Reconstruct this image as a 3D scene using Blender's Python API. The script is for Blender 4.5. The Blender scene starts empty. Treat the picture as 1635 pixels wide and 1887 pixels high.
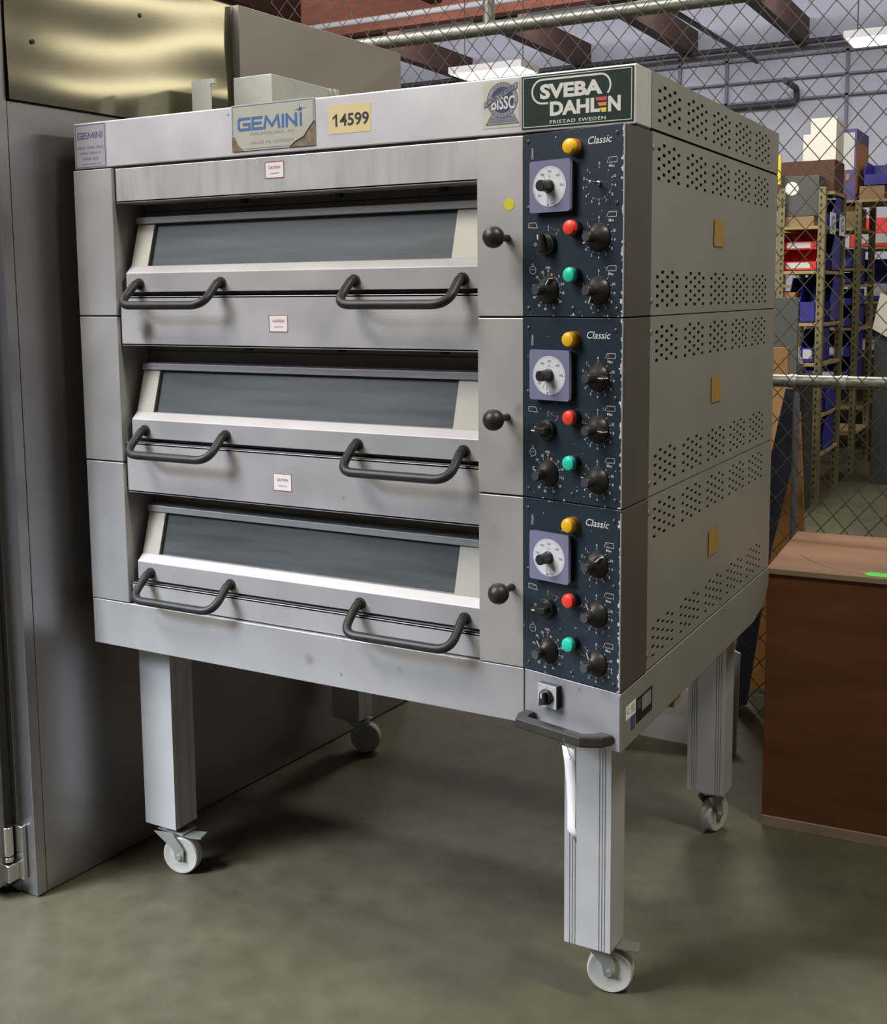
import bpy, bmesh, math, random
from mathutils import Vector, Matrix
random.seed(7)
SC = bpy.context.scene
COL = SC.collection
PI = math.pi

# ------------------------------------------------------------------ camera
W_, H_ = 1635.0, 1887.0
FPX = 2122.157
CAM = Vector((2.15803, -2.03529, 1.49784))
AZ, PITCH, ROLL = 0.504689, -0.117625, -0.008293
PPX, PPY = 14.491, -150.785
fwd = Vector((-math.sin(AZ) * math.cos(PITCH), math.cos(AZ) * math.cos(PITCH), math.sin(PITCH)))
r0 = Vector((math.cos(AZ), math.sin(AZ), 0))
u0 = r0.cross(fwd)
RGT = r0 * math.cos(ROLL) + u0 * math.sin(ROLL)
UPV = -r0 * math.sin(ROLL) + u0 * math.cos(ROLL)
cd = bpy.data.cameras.new('camera')
cam = bpy.data.objects.new('camera', cd)
COL.objects.link(cam)
cam.matrix_world = Matrix(((RGT.x, UPV.x, -fwd.x, CAM.x), (RGT.y, UPV.y, -fwd.y, CAM.y),
                           (RGT.z, UPV.z, -fwd.z, CAM.z), (0, 0, 0, 1)))
cd.sensor_fit = 'HORIZONTAL'
cd.sensor_width = 36.0
cd.lens = FPX * 36.0 / W_
cd.shift_x = -PPX / W_
cd.shift_y = PPY / W_
cd.clip_start = 0.05
cd.clip_end = 200
SC.camera = cam

# ------------------------------------------------------------------ world, light, exposure
SC.view_settings.view_transform = 'Standard'
SC.view_settings.look = 'None'
SC.view_settings.gamma = 1.0
SC.view_settings.use_curve_mapping = False
SC.view_settings.exposure = -0.24
SC.cycles.use_denoising = True
SC.cycles.max_bounces = 8
SC.cycles.caustics_reflective = False
SC.cycles.caustics_refractive = False
wd = bpy.data.worlds.new('world')
SC.world = wd
wd.use_nodes = True
bg = wd.node_tree.nodes['Background']
bg.inputs[0].default_value = (0.72, 0.74, 0.85, 1)
bg.inputs[1].default_value = 0.08


def area(name, loc, target, sx, sy, power, color):
    l = bpy.data.lights.new(name, 'AREA')
    l.shape = 'RECTANGLE'
    l.size, l.size_y = sx, sy
    l.energy = power
    l.color = color
    o = bpy.data.objects.new(name, l)
    COL.objects.link(o)
    o.location = loc
    d = Vector(target) - Vector(loc)
    o.rotation_euler = d.to_track_quat('-Z', 'Y').to_euler()
    return o


# front fill, then daylight: a roll-up door behind the photographer and a roof skylight ahead of the oven front
area('front_fill', (-3.4, -4.4, 5.0), (0.4, 0.0, 1.4), 2.6, 1.8, 165, (0.87, 0.89, 1.0))  # soft bluish fill added to lift the upper oven front
dl = area('dock_door_daylight', (-1.7, -3.0, 2.6), (0.05, -0.95, 0.0), 1.2, 1.2, 42, (0.76, 0.84, 1.0))
dl.data.spread = math.radians(48)
area('roof_skylight', (-1.7, -3.3, 6.3), (0.6, 0.1, 0.8), 3.0, 1.5, 430, (1.0, 0.95, 0.885))
# added lamps: a wash on the far wall, a fill on the girder
area('far_wall_wash', (-5.0, 18.6, 7.0), (-5.0, 22.0, 3.6), 16.0, 0.8, 430, (0.92, 0.92, 1.0))
area('girder_fill', (-5.0, 8.5, 7.2), (-5.0, 15.4, 6.3), 12.0, 0.8, 800, (1.0, 0.95, 0.92))


# ------------------------------------------------------------------ materials
MATS = {}


def nodes(m):
    return m.node_tree.nodes, m.node_tree.links


def mat(name, color, rough=0.5, metal=0.0, noise=0.0, nscale=8.0, bump=0.0, bscale=60.0, spec=0.5,
        stretch=(1, 1, 1), emit=None, estr=0.0, alpha=None, coat=0.0, rnoise=0.0):
    if name in MATS:
        return MATS[name]
    m = bpy.data.materials.new(name)
    m.use_nodes = True
    N, L = nodes(m)
    b = N['Principled BSDF']
    b.inputs['Base Color'].default_value = (*color, 1)
    b.inputs['Roughness'].default_value = rough
    b.inputs['Metallic'].default_value = metal
    b.inputs['Specular IOR Level'].default_value = spec
    b.inputs['Coat Weight'].default_value = coat
    if emit:
        b.inputs['Emission Color'].default_value = (*emit, 1)
        b.inputs['Emission Strength'].default_value = estr
    if noise or bump or rnoise:
        g = N.new('ShaderNodeNewGeometry')
        mp = N.new('ShaderNodeMapping')
        mp.inputs['Scale'].default_value = stretch
        L.new(g.outputs['Position'], mp.inputs['Vector'])
        n = N.new('ShaderNodeTexNoise')
        n.inputs['Scale'].default_value = nscale
        n.inputs['Detail'].default_value = 5
        L.new(mp.outputs['Vector'], n.inputs['Vector'])
        if noise:
            mr = N.new('ShaderNodeMapRange')
            mr.inputs['From Min'].default_value = 0.3
            mr.inputs['From Max'].default_value = 0.7
            mr.inputs['To Min'].default_value = 1 - noise
            mr.inputs['To Max'].default_value = 1 + noise
            L.new(n.outputs['Fac'], mr.inputs['Value'])
            mx = N.new('ShaderNodeVectorMath')
            mx.operation = 'SCALE'
            mx.inputs[0].default_value = color
            L.new(mr.outputs['Result'], mx.inputs['Scale'])
            L.new(mx.outputs['Vector'], b.inputs['Base Color'])
        if rnoise:
            mr2 = N.new('ShaderNodeMapRange')
            mr2.inputs['From Min'].default_value = 0.3
            mr2.inputs['From Max'].default_value = 0.7
            mr2.inputs['To Min'].default_value = max(0.02, rough - rnoise)
            mr2.inputs['To Max'].default_value = rough + rnoise
            L.new(n.outputs['Fac'], mr2.inputs['Value'])
            L.new(mr2.outputs['Result'], b.inputs['Roughness'])
        if bump:
            n2 = N.new('ShaderNodeTexNoise')
            n2.inputs['Scale'].default_value = bscale
            n2.inputs['Detail'].default_value = 2
            L.new(mp.outputs['Vector'], n2.inputs['Vector'])
            bp = N.new('ShaderNodeBump')
            bp.inputs['Strength'].default_value = bump
            bp.inputs['Distance'].default_value = 0.01
            L.new(n2.outputs['Fac'], bp.inputs['Height'])
            L.new(bp.outputs['Normal'], b.inputs['Normal'])
    MATS[name] = m
    return m


STEEL = mat('brushed_steel', (0.49, 0.48, 0.48), 0.55, 0.5, noise=0.07, nscale=6, rnoise=0.06)
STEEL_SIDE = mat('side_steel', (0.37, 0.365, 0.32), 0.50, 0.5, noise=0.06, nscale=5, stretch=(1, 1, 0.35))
CABST = mat('cabinet_steel', (0.44, 0.435, 0.45), 0.32, 0.95, noise=0.05, nscale=2.5, bump=0.08, bscale=2.2)
CABHI = mat('cabinet_upper_steel', (0.46, 0.43, 0.32), 0.13, 1.0, noise=0.04, nscale=3, bump=0.08, bscale=2.6,
            stretch=(1, 0.55, 1.5))
DARK = mat('dark_interior', (0.02, 0.02, 0.021), 0.7)
GAP = mat('dark_seal', (0.03, 0.032, 0.033), 0.5)
BLACKPL = mat('black_plastic', (0.022, 0.021, 0.019), 0.42, noise=0.2, nscale=40)
HANDLE = mat('black_handle', (0.022, 0.023, 0.022), 0.45, noise=0.3, nscale=30)
PANEL = None
WHITE_INK = mat('white_print', (0.75, 0.77, 0.78), 0.6)
RED_INK = mat('red_print', (0.45, 0.16, 0.12), 0.6)
ALU = mat('anodised_leg', (0.62, 0.62, 0.62), 0.5, 0.45, noise=0.05, nscale=12)
ZINC = mat('zinc_plate', (0.45, 0.46, 0.44), 0.45, 0.7, noise=0.12, nscale=25)
NYLON = mat('nylon_wheel', (0.50, 0.49, 0.43), 0.5, noise=0.08, nscale=30)
GALV = mat('galvanised', (0.66, 0.69, 0.65), 0.5, 0.55, noise=0.08, nscale=14)
PAPER = mat('white_paper', (0.90, 0.90, 0.89), 0.7)
BRASS = mat('dull_screw', (0.10, 0.10, 0.095), 0.4, 0.7)
SILVER = mat('bright_metal', (0.75, 0.75, 0.75), 0.25, 1.0)


def floor_mat():
    m = bpy.data.materials.new('concrete_floor')
    m.use_nodes = True
    N, L = nodes(m)
    b = N['Principled BSDF']
    g = N.new('ShaderNodeNewGeometry')
    n1 = N.new('ShaderNodeTexNoise')
    n1.inputs['Scale'].default_value = 1.7
    n1.inputs['Detail'].default_value = 8
    n1.inputs['Roughness'].default_value = 0.62
    n2 = N.new('ShaderNodeTexNoise')
    n2.inputs['Scale'].default_value = 14
    n2.inputs['Detail'].default_value = 6
    L.new(g.outputs['Position'], n1.inputs['Vector'])
    L.new(g.outputs['Position'], n2.inputs['Vector'])
    mx = N.new('ShaderNodeMix')
    mx.data_type = 'FLOAT'
    mx.inputs[0].default_value = 0.42
    L.new(n1.outputs['Fac'], mx.inputs[2])
    L.new(n2.outputs['Fac'], mx.inputs[3])
    cr = N.new('ShaderNodeValToRGB')
    e = cr.color_ramp.elements
    e[0].position, e[0].color = 0.33, (0.058, 0.053, 0.031, 1)
    e[1].position, e[1].color = 0.68, (0.112, 0.105, 0.070, 1)
    L.new(mx.outputs[0], cr.inputs['Fac'])
    n3 = N.new('ShaderNodeTexNoise')
    n3.inputs['Scale'].default_value = 42
    n3.inputs['Detail'].default_value = 3
    L.new(g.outputs['Position'], n3.inputs['Vector'])
    st = N.new('ShaderNodeMapRange')
    st.inputs['From Min'].default_value = 0.70
    st.inputs['From Max'].default_value = 0.76
    st.inputs['To Min'].default_value = 0.0
    st.inputs['To Max'].default_value = 0.6
    L.new(n3.outputs['Fac'], st.inputs['Value'])
    mc = N.new('ShaderNodeMix')
    mc.data_type = 'RGBA'
    mc.inputs[7].default_value = (0.05, 0.045, 0.04, 1)
    L.new(st.outputs['Result'], mc.inputs[0])
    L.new(cr.outputs['Color'], mc.inputs[6])
    L.new(mc.outputs[2], b.inputs['Base Color'])
    b.inputs['Roughness'].default_value = 0.55
    b.inputs['Specular IOR Level'].default_value = 0.35
    bp = N.new('ShaderNodeBump')
    bp.inputs['Strength'].default_value = 0.06
    L.new(n2.outputs['Fac'], bp.inputs['Height'])
    L.new(bp.outputs['Normal'], b.inputs['Normal'])
    return m


def spots_mat(name, base, rough, metal, spots, noise=0.07, nscale=6, streak=0.0):
    """steel with stains: spots = (x, y, z, radius, (r,g,b), strength, zscale)"""
    m = mat(name, base, rough, metal, noise=noise, nscale=nscale, rnoise=0.06)
    N, L = nodes(m)
    b = N['Principled BSDF']
    src = b.inputs['Base Color'].links[0].from_socket
    g = N.new('ShaderNodeNewGeometry')
    nz = N.new('ShaderNodeTexNoise')
    nz.inputs['Scale'].default_value = 30
    L.new(g.outputs['Position'], nz.inputs['Vector'])
    for (x, y, z, r, c, s, asp) in spots:
        sub = N.new('ShaderNodeVectorMath')
        sub.operation = 'SUBTRACT'
        sub.inputs[1].default_value = (x, y, z)
        L.new(g.outputs['Position'], sub.inputs[0])
        mul = N.new('ShaderNodeVectorMath')
        mul.operation = 'MULTIPLY'
        mul.inputs[1].default_value = (1, 0, asp)
        L.new(sub.outputs['Vector'], mul.inputs[0])
        ln = N.new('ShaderNodeVectorMath')
        ln.operation = 'LENGTH'
        L.new(mul.outputs['Vector'], ln.inputs[0])
        ad = N.new('ShaderNodeMath')
        ad.operation = 'MULTIPLY_ADD'
        ad.inputs[1].default_value = r * 0.9
        L.new(nz.outputs['Fac'], ad.inputs[0])
        L.new(ln.outputs['Value'], ad.inputs[2])
        mr = N.new('ShaderNodeMapRange')
        mr.interpolation_type = 'SMOOTHSTEP'
        mr.inputs['From Min'].default_value = r * 0.55
        mr.inputs['From Max'].default_value = r * 1.5
        mr.inputs['To Min'].default_value = s
        mr.inputs['To Max'].default_value = 0
        L.new(ad.outputs['Value'], mr.inputs['Value'])
        mc = N.new('ShaderNodeMix')
        mc.data_type = 'RGBA'
        mc.inputs[7].default_value = (*c, 1)
        L.new(mr.outputs['Result'], mc.inputs[0])
        L.new(src, mc.inputs[6])
        src = mc.outputs[2]
    if streak:
        mp = N.new('ShaderNodeMapping')
        mp.inputs['Scale'].default_value = (38, 1, 5)
        L.new(g.outputs['Position'], mp.inputs['Vector'])
        n2 = N.new('ShaderNodeTexNoise')
        n2.inputs['Scale'].default_value = 1
        n2.inputs['Detail'].default_value = 4
        L.new(mp.outputs['Vector'], n2.inputs['Vector'])
        mr = N.new('ShaderNodeMapRange')
        mr.inputs['From Min'].default_value = 0.48
        mr.inputs['From Max'].default_value = 0.72
        mr.inputs['To Min'].default_value = 0
        mr.inputs['To Max'].default_value = streak
        L.new(n2.outputs['Fac'], mr.inputs['Value'])
        mc = N.new('ShaderNodeMix')
        mc.data_type = 'RGBA'
        mc.inputs[7].default_value = (0.30, 0.275, 0.235, 1)
        L.new(mr.outputs['Result'], mc.inputs[0])
        L.new(src, mc.inputs[6])
        src = mc.outputs[2]
    L.new(src, b.inputs['Base Color'])
    return m


# ------------------------------------------------------------------ mesh helpers
def ident(s, d, z):
    return Vector((s, d, z))


def FRONT(y):
    return lambda s, d, z: Vector((s, y - d, z))


def SIDE(x):
    return lambda s, d, z: Vector((x + d, s, z))


TX, TY = 0.97111, -0.23863      # direction along the slanted control face
NX, NY = -0.23863, -0.97111     # its outward normal


def CP(s, d, z):
    return Vector((1.1963 + s * TX + d * NX, s * TY + d * NY, z))


def fillet(pts, r, n=6):
    pts = [Vector(p) for p in pts]
    out = [pts[0]]
    for i in range(1, len(pts) - 1):
        a, b, c = pts[i - 1], pts[i], pts[i + 1]
        d1, d2 = (a - b), (c - b)
        rr = min(r, d1.length * 0.49, d2.length * 0.49)
        p1, p2 = b + d1.normalized() * rr, b + d2.normalized() * rr
        for k in range(n + 1):
            t = k / n
            out.append(p1 * (1 - t) ** 2 + b * 2 * t * (1 - t) + p2 * t * t)
    out.append(pts[-1])
    return out


_TXT = {}


def text_geo(body, offset=0.0, shear=0.0, space=1.0):
    key = (body, offset, shear, space)
    if key in _TXT:
        return _TXT[key]
    cu = bpy.data.curves.new('t', 'FONT')
    cu.body = body
    cu.offset = offset
    cu.shear = shear
    cu.space_character = space
    cu.resolution_u = 3
    ob = bpy.data.objects.new('t', cu)
    COL.objects.link(ob)
    bpy.context.view_layer.update()
    dg = bpy.context.evaluated_depsgraph_get()
    me = bpy.data.meshes.new_from_object(ob.evaluated_get(dg))
    vs = [(v.co.x, v.co.y) for v in me.vertices]
    fs = [tuple(p.vertices) for p in me.polygons]
    bpy.data.objects.remove(ob)
    bpy.data.curves.remove(cu)
    bpy.data.meshes.remove(me)
    x0, x1 = min(v[0] for v in vs), max(v[0] for v in vs)
    y0, y1 = min(v[1] for v in vs), max(v[1] for v in vs)
    _TXT[key] = (vs, fs, x0, x1, y0, y1)
    return _TXT[key]


class MB:
    def __init__(self, frame=ident):
        self.v, self.f, self.mi, self.sm = [], [], [], []
        self.F = frame
        self.m = 0
        self.round = False

    def add(self, vs, fs, smooth=False, raw=False):
        o = len(self.v)
        self.v += [Vector(p) if raw else self.F(*p) for p in vs]
        for f in fs:
            self.f.append([o + i for i in f])
            self.mi.append(self.m)
            self.sm.append(smooth)
        return self

    def box(self, a, b):
        (x0, y0, z0), (x1, y1, z1) = a, b
        vs = [(x0, y0, z0), (x1, y0, z0), (x1, y1, z0), (x0, y1, z0), (x0, y0, z1), (x1, y0, z1), (x1, y1, z1), (x0, y1, z1)]
        return self.add(vs, [(0, 3, 2, 1), (4, 5, 6, 7), (0, 1, 5, 4), (1, 2, 6, 5), (2, 3, 7, 6), (3, 0, 4, 7)])

    def quad(self, *p):
        return self.add(p, [tuple(range(len(p)))])

    def prism_z(self, poly, z0, z1):
        n = len(poly)
        vs = [(x, y, z0) for x, y in poly] + [(x, y, z1) for x, y in poly]
        fs = [tuple(range(n - 1, -1, -1)), tuple(range(n, 2 * n))]
        fs += [(i, (i + 1) % n, n + (i + 1) % n, n + i) for i in range(n)]
        return self.add(vs, fs)

    def prism_x(self, poly, x0, x1):      # poly in (y, z)
        n = len(poly)
        vs = [(x0, y, z) for y, z in poly] + [(x1, y, z) for y, z in poly]
        fs = [tuple(range(n - 1, -1, -1)), tuple(range(n, 2 * n))]
        fs += [(i, (i + 1) % n, n + (i + 1) % n, n + i) for i in range(n)]
        return self.add(vs, fs)

    def prism_d(self, poly, d0, d1):      # poly in (s, z), extruded in d
        n = len(poly)
        vs = [(s, d0, z) for s, z in poly] + [(s, d1, z) for s, z in poly]
        fs = [tuple(range(n - 1, -1, -1)), tuple(range(n, 2 * n))]
        fs += [(i, (i + 1) % n, n + (i + 1) % n, n + i) for i in range(n)]
        return self.add(vs, fs)

    def tube(self, path, r, seg=12, caps=True, raw=False):
        P = [Vector(p) if raw else self.F(*p) for p in path]
        n = len(P)
        rr = r if isinstance(r, (list, tuple)) else [r] * n
        T = []
        for i in range(n):
            a, b = P[max(0, i - 1)], P[min(n - 1, i + 1)]
            T.append((b - a).normalized())
        up = Vector((0, 0, 1)) if abs(T[0].z) < 0.9 else Vector((1, 0, 0))
        N_ = (up - T[0] * up.dot(T[0])).normalized()
        vs = []
        for i in range(n):
            N_ = (N_ - T[i] * N_.dot(T[i])).normalized()
            B_ = T[i].cross(N_)
            for k in range(seg):
                a = 2 * PI * k / seg
                vs.append(P[i] + (N_ * math.cos(a) + B_ * math.sin(a)) * rr[i])
        fs = [(i * seg + k, i * seg + (k + 1) % seg, (i + 1) * seg + (k + 1) % seg, (i + 1) * seg + k)
              for i in range(n - 1) for k in range(seg)]
        self.add(vs, fs, True, raw=True)
        if caps:
            self.add(vs[:seg], [tuple(range(seg - 1, -1, -1))], raw=True)
            self.add(vs[-seg:], [tuple(range(seg))], raw=True)
        return self

    def lathe(self, c, axis, prof, seg=24, raw=False):
        """prof: (radius, along) list; c and axis in frame coords"""
        self.round = True
        C = Vector(c) if raw else self.F(*c)
        A = Vector(axis) if raw else (self.F(c[0] + axis[0], c[1] + axis[1], c[2] + axis[2]) - C)
        A = A.normalized()
        up = Vector((0, 0, 1)) if abs(A.z) < 0.9 else Vector((1, 0, 0))
        N_ = (up - A * up.dot(A)).normalized()
        B_ = A.cross(N_)
        n = len(prof)
        # each band separately so profile corners stay crisp
        for i in range(n - 1):
            (ra, ta), (rb, tb) = prof[i], prof[i + 1]
            va = [C + A * ta + (N_ * math.cos(2 * PI * k / seg) + B_ * math.sin(2 * PI * k / seg)) * ra for k in range(seg)]
            vb = [C + A * tb + (N_ * math.cos(2 * PI * k / seg) + B_ * math.sin(2 * PI * k / seg)) * rb for k in range(seg)]
            if ra < 1e-6:
                self.add([va[0]] + vb, [(0, 1 + k, 1 + (k + 1) % seg) for k in range(seg)], True, raw=True)
            elif rb < 1e-6:
                self.add(va + [vb[0]], [(k, (k + 1) % seg, seg) for k in range(seg)], True, raw=True)
            else:
                self.add(va + vb, [(k, (k + 1) % seg, seg + (k + 1) % seg, seg + k) for k in range(seg)], True, raw=True)
        return self

    def disc(self, c, r, seg=24, rz=None):      # flat disc in (s, z) at depth d
        s, d, z = c
        rz = rz or r
        return self.add([(s + r * math.cos(2 * PI * k / seg), d, z + rz * math.sin(2 * PI * k / seg)) for k in range(seg)],
                        [tuple(range(seg))])

    def line(self, p, q, w, d):                 # flat stroke in (s, z)
        (x0, z0), (x1, z1) = p, q
        l = math.hypot(x1 - x0, z1 - z0) or 1e-9
        nx, nz = -(z1 - z0) / l * w / 2, (x1 - x0) / l * w / 2
        return self.quad((x0 + nx, d, z0 + nz), (x0 - nx, d, z0 - nz), (x1 - nx, d, z1 - nz), (x1 + nx, d, z1 + nz))

    def poly(self, pts, w, d, closed=False):
        n = len(pts)
        for i in range(n if closed else n - 1):
            self.line(pts[i], pts[(i + 1) % n], w, d)
        return self

    def ring(self, c, r, w, d, a0=0, a1=360, seg=28, rz=None):
        rz = rz or r
        pts = [(c[0] + r * math.cos(math.radians(a0 + (a1 - a0) * k / seg)),
                c[1] + rz * math.sin(math.radians(a0 + (a1 - a0) * k / seg))) for k in range(seg + 1)]
        return self.poly(pts, w, d)

    def stroke(self, pts, w, d):
        for (p, q) in zip(pts[:-1], pts[1:]):
            d += 0.00002
            l = math.hypot(q[0] - p[0], q[1] - p[1])
            ex, ez = (q[0] - p[0]) / l * w / 2, (q[1] - p[1]) / l * w / 2
            self.line((p[0] - ex, p[1] - ez), (q[0] + ex, q[1] + ez), w, d)
        return self

    def techno(self, x0, z0, x1, z1, w, d):
        """wide square GEMINI lettering"""
        sx, sz = (x1 - x0) / 6.6, (z1 - z0)
        for L_ in ([(1.15, 1), (0.15, 1), (0, .85), (0, .15), (.15, 0), (1.15, 0), (1.15, .48), (.55, .48)],
                   [(2.45, 1), (1.5, 1), (1.5, 0), (2.45, 0)], [(1.5, .5), (2.35, .5)],
                   [(2.75, 0), (2.95, 1), (3.55, .15), (4.15, 1), (4.30, 0)],
                   [(4.70, 0), (4.70, 1)],
                   [(5.10, 0), (5.10, 1), (6.05, 0), (6.05, 1)],
                   [(6.55, 0), (6.55, .95)]):
            self.stroke([(x0 + a * sx, z0 + b * sz) for a, b in L_], w, d)
        return self

    def text(self, body, x0, z0, x1, z1, d, offset=0.0, shear=0.0, space=1.0, rot=0.0):
        """fit the lettering into the box (x0,z0)-(x1,z1)"""
        vs, fs, a0, a1, b0, b1 = text_geo(body, offset, shear, space)
        sx, sz = (x1 - x0) / (a1 - a0), (z1 - z0) / (b1 - b0)
        cx, cz = (x0 + x1) / 2, (z0 + z1) / 2
        c, s = math.cos(rot), math.sin(rot)
        out = []
        for x, y in vs:
            px, pz = x0 + (x - a0) * sx - cx, z0 + (y - b0) * sz - cz
            out.append((cx + px * c - pz * s, d, cz + px * s + pz * c))
        return self.add(out, fs)

    def ctext(self, body, cx, cz, h, d, offset=0.0, shear=0.0):
        vs, fs, a0, a1, b0, b1 = text_geo(body, offset, shear)
        w = (a1 - a0) * h / 0.72
        hh = (b1 - b0) * h / 0.72
        return self.text(body, cx - w / 2, cz - hh / 2, cx + w / 2, cz + hh / 2, d, offset, shear)

    def build(self, name, mats, parent=None, bevel=0.0, recalc=True, weld=None, solid=0.0, rim=True):
        weld = self.round if weld is None else weld
        me = bpy.data.meshes.new(name)
        zs = [p.z for p in self.v]
        xs = [p.x for p in self.v]
        ys = [p.y for p in self.v]
        o = Vector(((min(xs) + max(xs)) / 2, (min(ys) + max(ys)) / 2, min(zs)))
        me.from_pydata([p - o for p in self.v], [], self.f)
        for i, p in enumerate(me.polygons):
            p.material_index = self.mi[i]
            p.use_smooth = self.sm[i]
        if not isinstance(mats, (list, tuple)):
            mats = [mats]
        for m_ in mats:
            me.materials.append(m_)
        if recalc or weld:
            bm = bmesh.new()
            bm.from_mesh(me)
            if weld:
                bmesh.ops.remove_doubles(bm, verts=bm.verts, dist=1e-6)
            if recalc:
                bmesh.ops.recalc_face_normals(bm, faces=bm.faces)
            bm.to_mesh(me)
            bm.free()
        if self.round:
            me.set_sharp_from_angle(angle=math.radians(34))
        ob = bpy.data.objects.new(name, me)
        COL.objects.link(ob)
        ob.location = o
        if parent is not None:
            ob.parent = parent
            ob.matrix_parent_inverse = world_of(parent).inverted()
        if bevel:
            bv = ob.modifiers.new('bevel', 'BEVEL')
            bv.width = bevel
            bv.segments = 2
            bv.limit_method = 'ANGLE'
            bv.angle_limit = math.radians(40)
        if solid:
            sm_ = ob.modifiers.new('solid', 'SOLIDIFY')
            sm_.thickness = solid
            sm_.use_rim = rim
        return ob


def world_of(o):
    m = Matrix.Translation(o.location) @ o.rotation_euler.to_matrix().to_4x4()
    if o.parent is not None:
        m = world_of(o.parent) @ o.matrix_parent_inverse @ m
    return m


def tag(o, label=None, cat=None, group=None, kind=None):
    if label:
        o['label'] = label
    if cat:
        o['category'] = cat
    if group:
        o['group'] = group
    if kind:
        o['kind'] = kind
    return o


def empty(name, loc, label, cat, group=None):
    o = bpy.data.objects.new(name, None)
    COL.objects.link(o)
    o.location = loc
    o.empty_display_size = 0.1
    return tag(o, label, cat, group)


def at(u, v, y):
    """photo pixel -> point where its sight line meets the vertical plane at depth y"""
    d = fwd + RGT * ((u - W_ / 2 - PPX) / FPX) - UPV * ((v - H_ / 2 - PPY) / FPX)
    return CAM + d * ((y - CAM.y) / d.y)


# ------------------------------------------------------------------ the building
FLOOR = floor_mat()
WALLM = mat('painted_block_wall', (0.53, 0.53, 0.58), 0.85, noise=0.05, nscale=2)
CEILM = mat('ceiling_boards', (0.40, 0.39, 0.43), 0.9, noise=0.08, nscale=3, stretch=(0.3, 3, 1))
tag(MB().box((-16, -12, -0.1), (12, 22.2, 0)).build('floor', FLOOR), kind='structure')
tag(MB().box((-16, 22, 0), (12, 22.2, 7.6)).build('wall_back', WALLM), kind='structure')
tag(MB().box((-16.2, -12, 0), (-16, 22.2, 7.6)).build('wall_left', WALLM), kind='structure')
tag(MB().box((12, -12, 0), (12.2, 22.2, 7.6)).build('wall_right', WALLM), kind='structure')
GLOWM = mat('warm_glow', (0.8, 0.8, 0.75), 0.4, emit=(1.0, 0.93, 0.74), estr=4.2)  # unseen glowing strips added to put warm bands in the cabinet's reflection
for n_, (y0, y1) in enumerate(((3.0, 7.5), (9.0, 13.5), (15.0, 19.5))):
    tag(MB().box((11.96, y0, 5.05), (12.0, y1, 5.7)).build('glow_strip_%d' % (n_ + 1), GLOWM), kind='structure')
tag(MB().box((-16, -12, 7.4), (12, 22.2, 7.6)).build('ceiling', CEILM), kind='structure')
TIMBER = mat('purlin_timber', (0.075, 0.038, 0.027), 0.75, noise=0.2, nscale=4, stretch=(6, 0.6, 6))
GIRD = mat('red_girder_paint', (0.46, 0.17, 0.12), 0.75, noise=0.18, nscale=5, stretch=(0.6, 3, 3))
tag(MB().box((-15.9, 15.4, 6.05), (12, 15.65, 7.4)).build('trim_1', GIRD), kind='structure')
k = 2
for x in (-13.4, -10.6, -7.7, -5.33, -3.08, -0.8, 1.5):
    tag(MB().box((x - 0.12, 15.65, 6.35), (x + 0.12, 22.0, 6.85)).build('trim_%d' % k, TIMBER), kind='structure')
    k += 1
for x in (-13.4, -10.6, -7.7):
    tag(MB().box((x - 0.12, 6.0, 6.35), (x + 0.12, 15.4, 6.85)).build('trim_%d' % k, TIMBER), kind='structure')
    k += 1
PIPE_D = mat('dark_pipe', (0.05, 0.055, 0.06), 0.6)
CONDM = mat('painted_conduit', (0.22, 0.22, 0.26), 0.7)
PIPE_W = mat('white_pipe', (0.80, 0.80, 0.86), 0.4)
a, b = at(590, 51, 14.6), at(900, 4, 14.6)
pz_ = (a.z + b.z) / 2
tag(MB().tube([(-12, 14.6, pz_), (2, 14.6, pz_)], 0.05).build('sprinkler_pipe', PIPE_W),
    'white ceiling pipe running in front of the red girder', 'pipe')
p0 = at(1200, 108, 21.7)
tag(MB().tube([(-12.5, 21.7, p0.z), (3.5, 21.7, p0.z)], 0.055, 8).build('sprinkler_pipe', PIPE_D),
    'long dark pipe along the top of the far wall', 'pipe')
a = at(1232, 15, 15.9)
b = at(1440, 144, 15.9)
c = Vector((a.x, 15.9, a.z))
# runs towards the wall: its far end is where the sight line meets the same x
dd = fwd + RGT * ((1440 - W_ / 2 - PPX) / FPX) - UPV * ((144 - H_ / 2 - PPY) / FPX)
tt = (a.x - CAM.x) / dd.x
e_ = CAM + dd * tt
tag(MB().tube([c, (a.x, min(e_.y, 21.4), e_.z)], 0.045, 8).build('ceiling_pipe', PIPE_D),
    'dark pipe hanging below the ceiling and pointing at the far wall', 'pipe')
a, b, c, d_ = at(1345, 200, 21.93), at(1468, 191, 21.93), at(1468, 163, 21.93), at(1455, 155, 20.8)
tag(MB().tube(fillet([(a.x - 2, 21.93, a.z), (b.x, 21.93, a.z), (b.x, 21.93, c.z), (b.x, 20.9, c.z)], 0.12), 0.06, 8)
    .build('elbow_pipe', PIPE_D), 'dark elbow pipe low on the far wall', 'pipe')
for (u0_, v0_, lab) in ((1300, 118, 'upper thin grey conduit crossing the far wall'),
                        (1400, 149, 'middle thin grey conduit crossing the far wall'),
                        (1500, 178, 'lowest thin grey conduit crossing the far wall')):
    p = at(u0_, v0_, 21.9)
    tag(MB().box((p.x - 7, 21.93, p.z - 0.02), (p.x + 7, 21.99, p.z + 0.02)).build('wall_conduit', CONDM), lab, 'conduit')
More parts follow.
